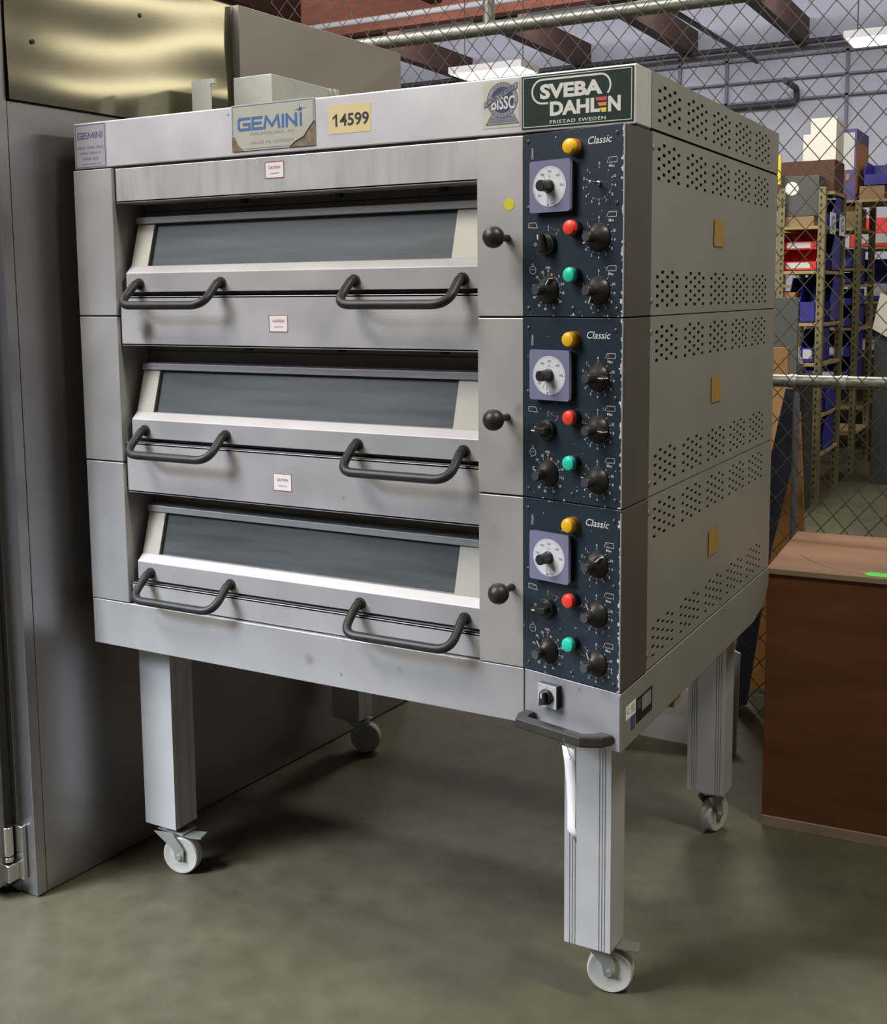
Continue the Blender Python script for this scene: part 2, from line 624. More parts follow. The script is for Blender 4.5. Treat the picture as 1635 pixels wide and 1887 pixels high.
for (u0_, lab) in ((1252, 'upright conduit left of the second roof beam on the far wall'),
                   (1339, 'upright conduit midway between the two beam ends on the far wall'),
                   (1562, 'upright conduit under the right-hand ceiling light')):
    p = at(u0_, 100, 21.9)
    tag(MB().box((p.x - 0.03, 21.93, 3.2), (p.x + 0.03, 21.99, 6.5)).build('wall_conduit', CONDM), lab, 'conduit')

TUBE = mat('lit_diffuser', (0.9, 0.9, 0.9), 0.5, emit=(1.0, 0.96, 0.90), estr=3.0)
FIXT = mat('white_fixture', (0.78, 0.78, 0.80), 0.5)


def ceiling_light(x, y, z, label, power):
    t = empty('ceiling_light', (x, y, z), label, 'ceiling light', 'warehouse ceiling lights')
    MB().box((x - 0.62, y - 0.32, z + 0.012), (x + 0.62, y + 0.32, z + 0.11)).build('housing', FIXT, t)
    MB().box((x - 0.60, y - 0.30, z), (x + 0.60, y + 0.30, z + 0.012)).build('diffuser', TUBE, t)
    m = MB()
    for sx in (-0.5, 0.5):
        m.tube([(x + sx, y, z + 0.11), (x + sx, y, 7.4)], 0.008, 6)
    m.build('hanger', PIPE_D, t)
    l = area('lamp', (x, y, z - 0.02), (x, y, 0), 1.1, 0.5, power, (1.0, 0.93, 0.80))
    l.parent = t
    l.matrix_parent_inverse = world_of(t).inverted()


ceiling_light(-6.07, 14.3, 4.86, 'lit ceiling light above the left half of the oven top', 160)
ceiling_light(-0.2, 14.3, 4.74, 'lit ceiling light at the right edge near the far wall', 160)
ceiling_light(0.3, 4.6, 5.2, 'ceiling light overhead just behind the fence', 190)
ceiling_light(3.4, 7.0, 5.2, 'ceiling light overhead to the right behind the fence', 50)
ceiling_light(-2.2, 0.6, 5.2, 'ceiling light overhead above the steel cabinet', 130)
ceiling_light(3.6, -0.4, 5.2, 'ceiling light overhead above the plywood crate', 190)

# ------------------------------------------------------------------ deck oven
OV = empty('deck_oven', (0.71, 0.55, 0),
           'tall stainless steel three-deck baking oven on four castered legs with dark control panels', 'oven')
ZT, ZH, Z1, Z2, ZB, ZBOT = 1.910, 1.8021, 1.4527, 1.0997, 0.7491, 0.6339
DECKS = [(Z1, ZH), (Z2, Z1), (ZB, Z2)]
G = 0.0012
# carcass and skins
MB().box((0.014, 0.135, 0.66), (1.405, 1.085, 1.902)).build('carcass', DARK, OV)
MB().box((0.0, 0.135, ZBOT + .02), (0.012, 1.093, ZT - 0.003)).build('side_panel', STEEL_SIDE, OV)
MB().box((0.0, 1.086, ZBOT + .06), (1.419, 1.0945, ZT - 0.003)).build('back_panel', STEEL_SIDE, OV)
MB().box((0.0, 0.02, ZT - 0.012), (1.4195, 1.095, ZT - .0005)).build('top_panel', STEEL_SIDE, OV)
HEAD = spots_mat('header_steel', (0.66, 0.645, 0.65), 0.46, 0.5,
                 [(0.475, 0, 1.894, 0.004, (0.03, 0.03, 0.03), 0.9, 1), (0.66, 0, 1.99, .05, (.3, .27, .2), .3, 1)])
MB().box((0.0, 0.0065, ZH + 0.001), (1.420, 0.088, ZT)).build('header', HEAD, OV, bevel=0.0025)
MB().box((0.004, 0.012, ZH - 0.0045), (1.418, 0.088, ZH + 0.001)).build('header_seam', GAP, OV)
COLM = spots_mat('column_steel', (0.49, 0.485, 0.48), 0.46, 0.5, [])
for i, (z0, z1) in enumerate(DECKS):
    MB().box((0.0, 0.0, z0 + G), (0.1235, 0.134, z1 - G - (0.001 if i else 0.002))).build('side_column', COLM, OV, bevel=0.0015)
COVM = spots_mat('cover_steel', (0.57, 0.55, 0.51), 0.46, 0.5,
                 [(1.185, 0, 1.60, 0.02, (.25, .24, .21), .35, 1), (1.17, 0, 1.15, 0.03, (.3, .29, .27), .3, 1),
                  (1.186, 0, 1.27, .015, (.22, .2, .17), .4, .7), (1.13, 0, 1.02, .03, (.35, .34, .32), .25, 1)], noise=0.06)
for i, (z0, z1) in enumerate(DECKS):
    MB().box((1.0958, -0.001, z0 + G), (1.1958, 0.134, z1 - G - (0.001 if i else 0.004))).build('cover_plate', COVM, OV, bevel=0.0015)
BANDM = spots_mat('band_steel', (0.56, 0.55, 0.55), 0.46, 0.5,
                  [(0.667, 0, 0.687, 0.018, (.22, .2, .18), .45, 1), (0.75, 0, 0.665, .006, (.15, .14, .1), .6, 1),
                   (0.90, 0, 0.70, .012, (.3, .28, .26), .4, 1)])
MB().box((0.0, 0.001, ZBOT), (1.1955, 0.03, ZB - G)).build('base_band', BANDM, OV, bevel=0.0015)

# plates between the doors (hoods)
HOOD1 = spots_mat('hood_steel_stained', (0.57, 0.56, 0.56), 0.46, 0.5, [], streak=0.35)
HOOD2 = spots_mat('hood_steel', (0.63, 0.62, 0.625), 0.46, 0.5,
                  [(0.211, 0, 1.418, 0.036, (.15, .135, .10), .95, .85), (0.75, 0, 1.41, .10, (.5, .5, .5), .2, 1)])
HOOD3 = spots_mat('hood_steel_plain', (0.60, 0.59, 0.595), 0.46, 0.5,
                  [(0.76, 0, 1.06, .005, (.2, .18, .15), .6, 1), (1.02, 0, 1.09, .04, (.42, .42, .42), .3, .6)])
HOODS = [(1.7175, 1.7975, HOOD1), (1.382, 1.4985, HOOD2), (1.0265, 1.1485, HOOD3), (0.7510, 0.8020, HOOD3)]
for j, (z0, z1, hm) in enumerate(HOODS):
    m = MB().box((0.1275, 0.009, z0), (1.0945, 0.020, z1))
    if j < 3:
        m.box((0.1275, 0.009, z0 - 0.0005), (1.0945, 0.132, z0 + 0.006))
    if j > 0:
        m.box((0.1275, 0.009, z1 - 0.006), (1.0945, 0.060, z1))
    m.build('hood_plate', hm, OV, bevel=0.0015)
RECESS = mat('recess_steel', (0.22, 0.20, 0.185), 0.5, 0.5, noise=0.08, nscale=10)
for j, z0 in enumerate((1.7175, 1.382, 1.0265)):
    m = MB().box((0.1275, 0.100, z0 - 0.150), (1.0945, 0.134, z0 - 0.0005))
    m.m = 1
    m.box((0.1275, 0.0985, z0 - 0.0165), (1.0945, 0.134, z0 - 0.0145))
    for x in (0.46, 0.72, 0.98):
        m.box((x - 0.007, 0.066, z0 - 0.009), (x + 0.007, 0.080, z0 - 0.0005))
    m.build('recess_panel', [RECESS, DARK], OV)

GLASS = mat('dusty_oven_glass', (0.062, 0.072, 0.070), 0.35, 0.0, noise=0.35, nscale=5, stretch=(0.7, 1, 9), spec=0.25)
STILE = mat('stile_steel', (0.44, 0.42, 0.35), 0.55, 0.25, noise=0.05, nscale=8)
RUBBER = mat('door_seal', (0.02, 0.02, 0.02), 0.6)


def tilt(y0, z0, t):        # along the sloping door face
    return (y0 + 0.030 * t, z0 + 0.1005 * t)


for i, (z0, z1) in enumerate(DECKS):
    zb = (1.5083, 1.1590, 0.8085)[i]          # bottom of the handle rail
    zf, zt = zb + 0.0447, zb + 0.0620
    zg = zb + 0.1625
    # lower rail is the body of the door
    m = MB().prism_x([(0.018, zb), (0.018, zf), (0.036, zt), (0.075, zt), (0.075, zb)], 0.140, 1.0945)
    door = m.build('oven_door', STEEL, OV, bevel=0.0012)
    MB().box((0.142, 0.030, zb - 0.0065), (1.0945, 0.075, zb + 0.002)).build('door_seal', RUBBER, door)
    (ya, za), (yb, zb2) = (0.036, zt), (0.066, zg)
    for x0, x1 in ((0.140, 0.193), (1.0165, 1.0945)):
        m = MB()
        m.prism_x([(ya, za - .002), (yb, zb2), (yb + 0.03, zb2), (ya + 0.03, za - .002)], x0, x1)
        m.build('door_stile', STILE, door, bevel=0.001)
    m = MB().prism_x([(yb - .006, zb2), (yb - .006, zb2 + 0.0155), (yb + 0.03, zb2 + 0.019), (yb + 0.03, zb2)], 0.140, 1.0945)
    m.build('top_rail', STEEL, door, bevel=0.0012)
    m = MB().prism_x([(ya + .009, za - .004), (yb + .009, zb2 + .002), (yb + 0.014, zb2 + .002), (ya + 0.014, za - .004)], 0.1925, 1.0170)
    m.build('door_glass', GLASS, door)
    for xa, xb, hl in ((0.183, 0.431, 'left'), (0.7927, 1.0525, 'right')):
        zm = zb + 0.0195
        ins = 0.050
        pts = [(xa, 0.018, zm), (xa, 0.004, zm), (xa - .002, -0.052, zm - 0.050), (xb + .002, -0.052, zm - 0.050), (xb, 0.004, zm), (xb, 0.018, zm)]
        pth = fillet(pts, 0.042, 8)
        m = MB().tube(pth, 0.0098, 14)
        for x in (xa, xb):
            m.lathe((x, 0.018, zm), (0, -1, 0), [(0, 0.006), (0.0125, 0.006), (0.0135, 0.003), (0.0135, 0)], 20)
        m.build('handle', HANDLE, door)
    # black damper ball on the cover plate
    zk = (1.6044, 1.2556, 0.9134)[i]
    xk = (1.162, 1.1605, 1.170)[i]
    m = MB()
    m.lathe((xk, -0.001, zk), (0, -1, 0), [(0.0075, 0), (0.0062, 0.03), (0.0075, 0.048)], 16)
    n = 12
    m.lathe((xk, -0.061, zk), (0, -1, 0), [(max(0.0, 0.0212 * math.sin(PI * k / n)), -0.0212 * math.cos(PI * k / n)) for k in range(n + 1)], 28)
    m.build('damper_knob', BLACKPL, OV)

# control housing at the right end: slanted front face, side pillar
PILM = mat('pillar_steel', (0.14, 0.125, 0.11), 0.45, 0.5, noise=0.07, nscale=7)
EDGE = mat('edge_steel', (0.5, 0.5, 0.5), 0.45, 0.5)


def housing(z0, z1, name, mats):
    p0, p1, p2 = CP(0.0005, -0.0022, 0), CP(0.2312, -0.0022, 0), CP(0.2322, -0.006, 0)
    poly = [(p0.x, p0.y), (p1.x, p1.y), (1.4232, p2.y), (1.4232, 0.0875), (1.1965, 0.0875)]
    m = MB()
    m.prism_z(poly, z0, z1)
    return m.build(name, mats, OV, bevel=0.0012)


for z0, z1 in DECKS:
    housing(z0 + G, z1 - G - (0.0045 if z1 == ZH else 0), 'control_housing', PILM)
LOWM = spots_mat('lower_box_steel', (0.48, 0.475, 0.50), 0.44, 0.55,
                 [(1.33, -.03, 0.735, .006, (.25, .12, .09), .5, 1)])
housing(ZBOT - 0.001, ZB - G, 'lower_housing', LOWM)
for z0, z1 in DECKS + [(ZBOT, ZB)]:
    MB(CP).box((0.2292, -0.002, z0 + .002), (0.2310, 0.0004, z1 - .006)).build('edge_strip', EDGE, OV)


def chipped_paint():
    m = bpy.data.materials.new('chipped_panel_paint')
    m.use_nodes = True
    N, L = nodes(m)
    b = N['Principled BSDF']
    b.inputs['Roughness'].default_value = 0.38
    b.inputs['Specular IOR Level'].default_value = 0.5
    g = N.new('ShaderNodeNewGeometry')
    sx = N.new('ShaderNodeSeparateXYZ')
    L.new(g.outputs['Position'], sx.inputs[0])
    # s = distance along the panel face
    s1 = N.new('ShaderNodeMath')
    s1.operation = 'MULTIPLY_ADD'
    s1.inputs[1].default_value = 1 / TX
    s1.inputs[2].default_value = -1.1963 / TX
    L.new(sx.outputs['X'], s1.inputs[0])
    nz = N.new('ShaderNodeTexNoise')
    nz.inputs['Scale'].default_value = 120
    nz.inputs['Detail'].default_value = 3
    L.new(g.outputs['Position'], nz.inputs['Vector'])
    n2 = N.new('ShaderNodeTexNoise')
    n2.inputs['Scale'].default_value = 14
    L.new(g.outputs['Position'], n2.inputs['Vector'])
    # chips grow towards the right-hand edge
    ed = N.new('ShaderNodeMapRange')
    ed.inputs['From Min'].default_value = 0.2225
    ed.inputs['From Max'].default_value = 0.2288
    ed.inputs['To Min'].default_value = 0.0
    ed.inputs['To Max'].default_value = 0.23
    L.new(s1.outputs[0], ed.inputs['Value'])
    # and lower down the stack
    hz = N.new('ShaderNodeMapRange')
    hz.inputs['From Min'].default_value = 1.80
    hz.inputs['From Max'].default_value = 0.75
    hz.inputs['To Min'].default_value = 0.0
    hz.inputs['To Max'].default_value = 0.030
    L.new(sx.outputs['Z'], hz.inputs['Value'])
    seam = None
    tot = N.new('ShaderNodeMath')
    tot.operation = 'ADD'
    L.new(nz.outputs['Fac'], tot.inputs[0])
    L.new(ed.outputs['Result'], tot.inputs[1])
    t2 = N.new('ShaderNodeMath')
    t2.operation = 'ADD'
    L.new(tot.outputs[0], t2.inputs[0])
    L.new(hz.outputs['Result'], t2.inputs[1])
    last = t2
    for zc in (0.7491, 1.0997, 1.4527):
        df = N.new('ShaderNodeMath')
        df.operation = 'SUBTRACT'
        df.inputs[1].default_value = zc
        L.new(sx.outputs['Z'], df.inputs[0])
        ab = N.new('ShaderNodeMath')
        ab.operation = 'ABSOLUTE'
        L.new(df.outputs[0], ab.inputs[0])
        mr = N.new('ShaderNodeMapRange')
        mr.inputs['From Min'].default_value = 0.0
        mr.inputs['From Max'].default_value = 0.013
        mr.inputs['To Min'].default_value = 0.09
        mr.inputs['To Max'].default_value = 0.0
        L.new(ab.outputs[0], mr.inputs['Value'])
        ad = N.new('ShaderNodeMath')
        ad.operation = 'ADD'
        L.new(last.outputs[0], ad.inputs[0])
        L.new(mr.outputs['Result'], ad.inputs[1])
        last = ad
    st = N.new('ShaderNodeMapRange')
    st.inputs['From Min'].default_value = 0.735
    st.inputs['From Max'].default_value = 0.755
    L.new(last.outputs[0], st.inputs['Value'])
    cr = N.new('ShaderNodeMix')
    cr.data_type = 'RGBA'
    cr.inputs[6].default_value = (0.014, 0.026, 0.040, 1)
    cr.inputs[7].default_value = (0.022, 0.036, 0.053, 1)
    L.new(n2.outputs['Fac'], cr.inputs[0])
    mc = N.new('ShaderNodeMix')
    mc.data_type = 'RGBA'
    mc.inputs[7].default_value = (0.72, 0.73, 0.75, 1)
    L.new(st.outputs['Result'], mc.inputs[0])
    L.new(cr.outputs[2], mc.inputs[6])
    L.new(mc.outputs[2], b.inputs['Base Color'])
    return m


PAINT = chipped_paint()
AMBER = mat('amber_lens', (1.0, 0.56, 0.02), 0.3, spec=0.6)
REDL = mat('red_lens', (1.0, 0.07, 0.045), 0.3, spec=0.6)
GREENL = mat('green_lens', (0.03, 0.72, 0.50), 0.3, spec=0.6)
AMBC = mat('amber_collar', (0.36, 0.15, 0.01), 0.4)
KNOB = mat('knob_plastic', (0.020, 0.020, 0.019), 0.38, noise=0.25, nscale=60)
KCAP = mat('knob_cap', (0.13, 0.13, 0.16), 0.28, 0.5)
DIALF = mat('dial_cover', (0.24, 0.24, 0.37), 0.16, spec=0.6)
DIALW = mat('dial_face', (0.78, 0.79, 0.82), 0.3)
DIALK = mat('dial_print', (0.22, 0.23, 0.27), 0.6)


def screw(s, z, parent, a, frame=CP, d=0.0, r=0.0042, mt=BRASS):
    m = MB(frame)
    m.lathe((s, d, z), (0, 1, 0), [(0, 0.0022), (r * 0.6, 0.0021), (r, 0.001), (r, 0)], 14)
    m.m = 1
    c, q = math.cos(a), math.sin(a)
    m.line((s - c * r * .9, z - q * r * .9), (s + c * r * .9, z + q * r * .9), 0.0014, d + 0.0024)
    return m.build('screw', [mt, GAP], parent)


def rotary_knob(s, z, ang, parent, name='heat_knob'):
    m = MB(CP)
    m.lathe((s, 0, z), (0, 1, 0), [(0.0262, 0), (0.0262, 0.003), (0.0245, 0.006), (0.019, 0.0145), (0.0125, 0.019), (0.0102, 0.022),
                                   (0.0098, 0.040), (0.0088, 0.0415)], 28)
    # pointer wing
    c, q = math.cos(ang), math.sin(ang)

    def R2(a, b):
        return (s + a * c - b * q, z + a * q + b * c)
    w = [R2(0, -0.0095), R2(0.023, -0.0035), R2(0.026, 0.0), R2(0.023, 0.0035), R2(0, 0.0095)]
    m.prism_d(w, 0.004, 0.0185)
    m.m = 1
    m.disc((s, 0.0413, z), 0.0086, 24)
    m.m = 2
    p, r_ = R2(0.0125, 0), R2(0.0248, 0)
    m.line(p, r_, 0.0018, 0.0189)
    e1, e2 = R2(0.0263, -0.0011), R2(0.0263, 0.0011)
    m.quad((e1[0], 0.006, e1[1]), (e2[0], 0.006, e2[1]), (e2[0], 0.0185, e2[1]), (e1[0], 0.0185, e1[1]))
    return m.build(name, [KNOB, KCAP, WHITE_INK], parent)


def lamp(s, z, lens, collar, parent, name):
    m = MB(CP)
    m.lathe((s, 0, z), (0, 1, 0), [(0.0152, 0), (0.0152, 0.012), (0.0140, 0.0135)], 26)
    m.m = 1
    m.lathe((s, 0, z), (0, 1, 0), [(0.0140, 0.0135), (0.0138, 0.020), (0.0125, 0.0225), (0.008, 0.0245), (0, 0.0252)], 26)
    return m.build(name, [collar, lens], parent)


def oven_icon(m, s, z, kind):
    w, h = 0.022, 0.0092
    d = 0.0006
    m.m = 0
    m.poly([(s - w / 2, z - h / 2), (s - w / 2 + .0045, z + h / 2), (s + w / 2, z + h / 2), (s + w / 2, z - h / 2), (s - w / 2 + .0035, z - h / 2)], 0.0008, d)
    m.m = 1
    if kind == 'front':
        m.ring((s - .003, z), 0.0022, 0.0008, d, 0, 360, 10)
    elif kind in ('top', 'bottom'):
        zz = z + (h / 2 - .0018 if kind == 'top' else -h / 2 + .0018)
        m.poly([(s - .006 + k * 0.0015, zz + (0.0006 if k % 2 else -0.0006)) for k in range(11)], 0.0006, d)


HSCALE = [('0', 90), ('1', 135), ('2', 162), ('3', 189), ('4', 216), ('5', 243), ('6', 270), ('7', 297), ('8', 324), ('9', 351), ('10', 18), ('Max', 47)]
TSCALE = [('0', 90), ('55', 112), ('50', 137), ('45', 166), ('40', 202), ('35', 233), ('30', 259), ('25', 292), ('20', 323), ('15', 351), ('10', 18), ('5', 45)]
KN_ANG = [[None, 205, 248, 55], [0, -5, 166, 158], [42, 118, 112, 122]]   # pointer angles: three heat knobs and the timer
SEL_ANG = [100, 180, 182]
NEEDLE = [(262, 125), (258, 238), (258, 305)]
DIALKNOB = KNOB
for i, (z0, z1) in enumerate(DECKS):
    zc = (1.4527, 1.1002, 0.7475)[i]
    cp = MB(CP).box((0.0, -0.0022, z0 + G), (0.2288, 0.0, z1 - G - (.004 if i == 0 else 0))).build('control_panel', PAINT, OV, bevel=0.0006)
    zk = [zc + .2425, zc + .1458, zc + .0497]
    zs, zti = zc + .1368, zc + .0512
    INKS = [WHITE_INK, RED_INK, mat('orange_print', (0.7, 0.28, 0.06), 0.6)]
    for q, zz in enumerate(zk):
        m = MB(CP)
        for lab, a in HSCALE:
            r = math.radians(a)
            m.line((0.1768 + math.cos(r) * .0272, zz + math.sin(r) * .0272), (0.1768 + math.cos(r) * .0312, zz + math.sin(r) * .0312), 0.0009, 0.0006)
            rr = 0.0358 if lab != 'Max' else 0.0405
            m.ctext(lab, 0.1768 + math.cos(r) * rr, zz + math.sin(r) * rr * 1.0, 0.0052, 0.0006, 0.008)
        for a in list(range(248, 372, 9)):
            r = math.radians(a)
            m.line((0.1768 + math.cos(r) * .0272, zz + math.sin(r) * .0272), (0.1768 + math.cos(r) * .0292, zz + math.sin(r) * .0292), 0.0005, 0.0006)
        m.build('heat_scale', INKS, cp)
    m = MB(CP)
    for lab, a in TSCALE:
        r = math.radians(a)
        m.line((0.0605 + math.cos(r) * .0272, zti + math.sin(r) * .0272), (0.0605 + math.cos(r) * .0312, zti + math.sin(r) * .0312), 0.0009, 0.0006)
        m.ctext(lab, 0.0605 + math.cos(r) * .0362, zti + math.sin(r) * .0362, 0.0050, 0.0006, 0.008)
    for a in range(250, 420, 7):
        r = math.radians(a)
        m.line((0.0605 + math.cos(r) * .0272, zti + math.sin(r) * .0272), (0.0605 + math.cos(r) * .0292, zti + math.sin(r) * .0292), 0.0005, 0.0006)
    m.ctext('min.', 0.0605, zti + .0425, 0.0055, 0.0006, 0.008)
    m.m = 2
    m.quad((0.0660, .0006, zti + .0275), (0.0700, .0006, zti + .0260), (0.0715, .0006, zti + .0300), (0.0670, .0006, zti + .0320))
    m.build('timer_scale', INKS, cp)
    m = MB(CP)
    m.text('Classic', 0.1515, zc + .3135, 0.2045, zc + .3272, 0.0006, 0.006, 0.25)
    m.build('panel_lettering', INKS, cp)
    m = MB(CP)
    # selector scale
    m.line((0.0605, zs + .025), (0.0605, zs + .0295), 0.0009, 0.0006)
    m.ctext('I', 0.0605, zs + .0335, 0.0065, 0.0006, 0.008)
    m.ctext('O', 0.0292, zs + .001, 0.0062, 0.0006, 0.006)
    m.line((0.0785, zs + .018), (0.0815, zs + .021), 0.0009, 0.0006)
    # thermometer
    m.poly([(0.0208, zc + .3035), (0.0208, zc + .317), (0.0218, zc + .3185), (0.0228, zc + .317), (0.0228, zc + .3035)], 0.0007, 0.0006)
    m.ring((0.0218, zc + .3012), 0.0026, 0.0007, 0.0006, 0, 360, 14)
    # clock
    m.ring((0.0232, zc + .0895), 0.0076, 0.0009, 0.0006, 0, 360, 22)
    m.ring((0.0232, zc + .0988), 0.0026, 0.0008, 0.0006, 0, 180, 10)
    m.poly([(0.0192, zc + .0915), (0.0232, zc + .0895), (0.0268, zc + .092)], 0.0007, 0.0006)
    for a in (0, 90, 180, 270):
        r = math.radians(a)
        m.line((0.0232 + math.cos(r) * .0072, zc + .0895 + math.sin(r) * .0072), (0.0232 + math.cos(r) * .0055, zc + .0895 + math.sin(r) * .0055), .0007, .0006)
    # steam icon outline
    m.poly([(0.0130, zc + .1785), (0.0128, zc + .1700), (0.0345, zc + .1688), (0.0305, zc + .1785)], 0.0008, 0.0006, True)
    m.m = 1
    m.poly([(0.064, zs + .033), (0.072, zs + .0285), (0.0775, zs + .0265)], 0.0007, 0.0006)
    m.poly([(0.080, zs + .027), (0.0845, zs + .0225), (0.0868, zs + .0275)], 0.0007, 0.0006, True)
    m.poly([(0.0245, zc + .304), (0.0245, zc + .314)], 0.0006, 0.0006)
    m.poly([(0.0255, zc + .310), (0.0255, zc + .316)], 0.0006, 0.0006)
    m.poly([(0.0165, zc + .176), (0.019, zc + .172), (0.0215, zc + .176)], 0.0006, 0.0006)
    oven_icon(m, 0.2045, zc + .2825, 'front')
    oven_icon(m, 0.2045, zc + .1862, 'top')
    oven_icon(m, 0.2045, zc + .0892, 'bottom')
    m.build('panel_symbols', INKS, cp)
    for (s, z, a) in ((.0117, .331, 1.0), (.2150, .329, 1.1), (.2155, .2052, 1.3), (.0108, .2075, 1.5), (.0125, .0165, .3), (.118, .0167, 1.9), (.2165, .0155, 2.4)):
        screw(s, zc + z, cp, a + i * 0.7)
    lamp(.1220, zc + .3118, AMBER, AMBC, cp, 'amber_lamp')
    lamp(.1238, zc + .1652, REDL, KNOB, cp, 'red_lamp')
    lamp(.1238, zc + .0790, GREENL, KNOB, cp, 'green_lamp')
    # thermostat
    s0, s1, t0, t1 = 0.0285, 0.1232, zc + .1955, zc + .2910
    cx, cz = 0.0762, zc + .2428

    def rrect(a, b, c, d, r, n=5):
        pts = []
        for (px, pz, st) in ((b - r, d - r, 0), (a + r, d - r, 90), (a + r, c + r, 180), (b - r, c + r, 270)):
            for k_ in range(n + 1):
                an = math.radians(st + 90 * k_ / n)
                pts.append((px + r * math.cos(an), pz + r * math.sin(an)))
        return pts
    m = MB(CP)
    m.m = 1
    m.prism_d(rrect(s0 + .002, s1 - .002, t0 + .002, t1 - .002, .004), 0, 0.010)
    m.m = 0
    m.prism_d(rrect(s0, s1, t0, t1, .005), 0.010, 0.0175)
    m.m = 2
    m.disc((cx, 0.0179, cz), 0.0385, 40, 0.0370)
    m.m = 3
    for a in range(-50, 232, 5):
        r = math.radians(a)
        l0 = .0335 if a % 25 == 0 else .0352
        m.line((cx + math.cos(r) * l0, cz + math.sin(r) * l0 * .96), (cx + math.cos(r) * .0375, cz + math.sin(r) * .0375 * .96), 0.0005, 0.0182)
    for lab, a in (('200', 215), ('300', 167), ('400', 125), ('500', 90), ('600', 45), ('700', 2), ('\u00b0F', None)):
        if a is None:
            m.ctext(lab, cx, cz + .018, 0.0045, 0.0182, 0.004)
        else:
            r = math.radians(a)
            m.ctext(lab, cx + math.cos(r) * .0285, cz + math.sin(r) * .0275, 0.0046, 0.0182, 0.004)
    for q_, a in enumerate(NEEDLE[i]):
        r = math.radians(a)
        m.m = 3 if q_ == 0 or i == 2 else 4
        m.line((cx, cz), (cx + math.cos(r) * .031, cz + math.sin(r) * .030), 0.0007, 0.0184)
    m.m = 3
    m.disc((cx - .0035, 0.0184, cz - .0335), 0.0022, 10)
    for k_ in range(3):
        m.disc((cx + .003 + k_ * .0032, 0.0184, cz - .0315), 0.0009, 8)
    th = m.build('thermostat', [DIALF, DIALKNOB, DIALW, DIALK, mat('needle_red', (0.6, 0.12, 0.10), 0.5)], cp, bevel=0.0008)
    m = MB(CP)
    m.lathe((cx - .001, 0.0178, cz), (0, 1, 0), [(0.0125, 0), (0.0122, 0.004), (0.0108, 0.005), (0.0104, 0.027), (0.0095, 0.0282), (0, 0.0284)], 24)
    m.build('thermostat_knob', KNOB, cp)
    # heat knobs
    for q, zz in enumerate(zk):
        a = KN_ANG[i][q]
        if a is None:
            m = MB(CP)
            m.lathe((0.1768, 0, zz), (0, 1, 0), [(0.0052, 0), (0.0052, 0.004), (0.0030, 0.0042), (0.0030, 0.026), (0.0022, 0.0275), (0, 0.028)], 6)
            m.lathe((0.1768, 0.026, zz), (0, 1, 0), [(0.0036, 0), (0.0036, 0.004), (0, 0.0045)], 14)
            m.build('bare_shaft', SILVER, cp)
        else:
            rotary_knob(0.1768, zz, math.radians(a), cp)
    rotary_knob(0.0605, zti, math.radians(KN_ANG[i][3]), cp, 'timer_knob')
    # selector switch
    m = MB(CP)
    m.lathe((0.0605, 0, zs), (0, 1, 0), [(0.0205, 0), (0.0205, 0.006), (0.0185, 0.010), (0.0150, 0.0105), (0.0150, 0.013), (0, 0.0131)], 28)
    a = math.radians(SEL_ANG[i])
    c, q = math.cos(a), math.sin(a)

    def R3(x, y):
        return (0.0605 + x * c - y * q, zs + x * q + y * c)
    m.prism_d([R3(-.014, -.006), R3(.018, -.004), R3(.018, .004), R3(-.014, .006)], 0.012, 0.030)
    m.m = 1
    p, r_ = R3(.009, 0), R3(.0178, 0)
    m.line(p, r_, 0.0026, 0.0304)
    m.build('selector_switch', [KNOB, WHITE_INK], cp, bevel=0.0008)

# main switch and push handle on the lower housing
m = MB(CP)
m.m = 1
m.box((0.0462, -0.002, 0.6870), (0.0915, 0.012, 0.7330))
m.m = 0
m.box((0.0460, 0.012, 0.6868), (0.0917, 0.0135, 0.7332))
sw = m.build('main_switch', [mat('switch_plate', (0.72, 0.72, 0.76), 0.35, 0.4), KNOB], OV, bevel=0.0005)
m = MB(CP)
m.lathe((0.0690, 0.0136, 0.7090), (0, 1, 0), [(0.0160, 0), (0.0155, 0.006), (0.0130, 0.008), (0, 0.0082)], 26)
m.prism_d([(0.0615, 0.694), (0.0765, 0.698), (0.0740, 0.722), (0.0640, 0.722)], 0.020, 0.032)
m.m = 1
m.line((0.0690, 0.711), (0.0690, 0.721), 0.003, 0.0324)
m.build('switch_knob', [KNOB, WHITE_INK], sw, bevel=0.0008)
m = MB(CP)
m.ctext('0', 0.0505, 0.7275, 0.005, 0.0138)
m.ctext('1', 0.0690, 0.7285, 0.005, 0.0138)
m.build('switch_printing', DIALK, sw)
GRIP = mat('grab_handle_plastic', (0.040, 0.037, 0.033), 0.5, noise=0.2, nscale=30)
m = MB(CP)
zo = [(0.006, 0.0), (0.006, 0.028), (0.020, 0.052), (0.176, 0.052), (0.210, 0.026), (0.218, 0.0), (0.190, 0.0), (0.186, 0.016), (0.170, 0.030), (0.034, 0.030), (0.030, 0.016), (0.030, 0.0)]
m.prism_z(zo, 0.6440, 0.6660)
m.build('grab_handle', GRIP, OV, bevel=0.004)

# perforated side sheets


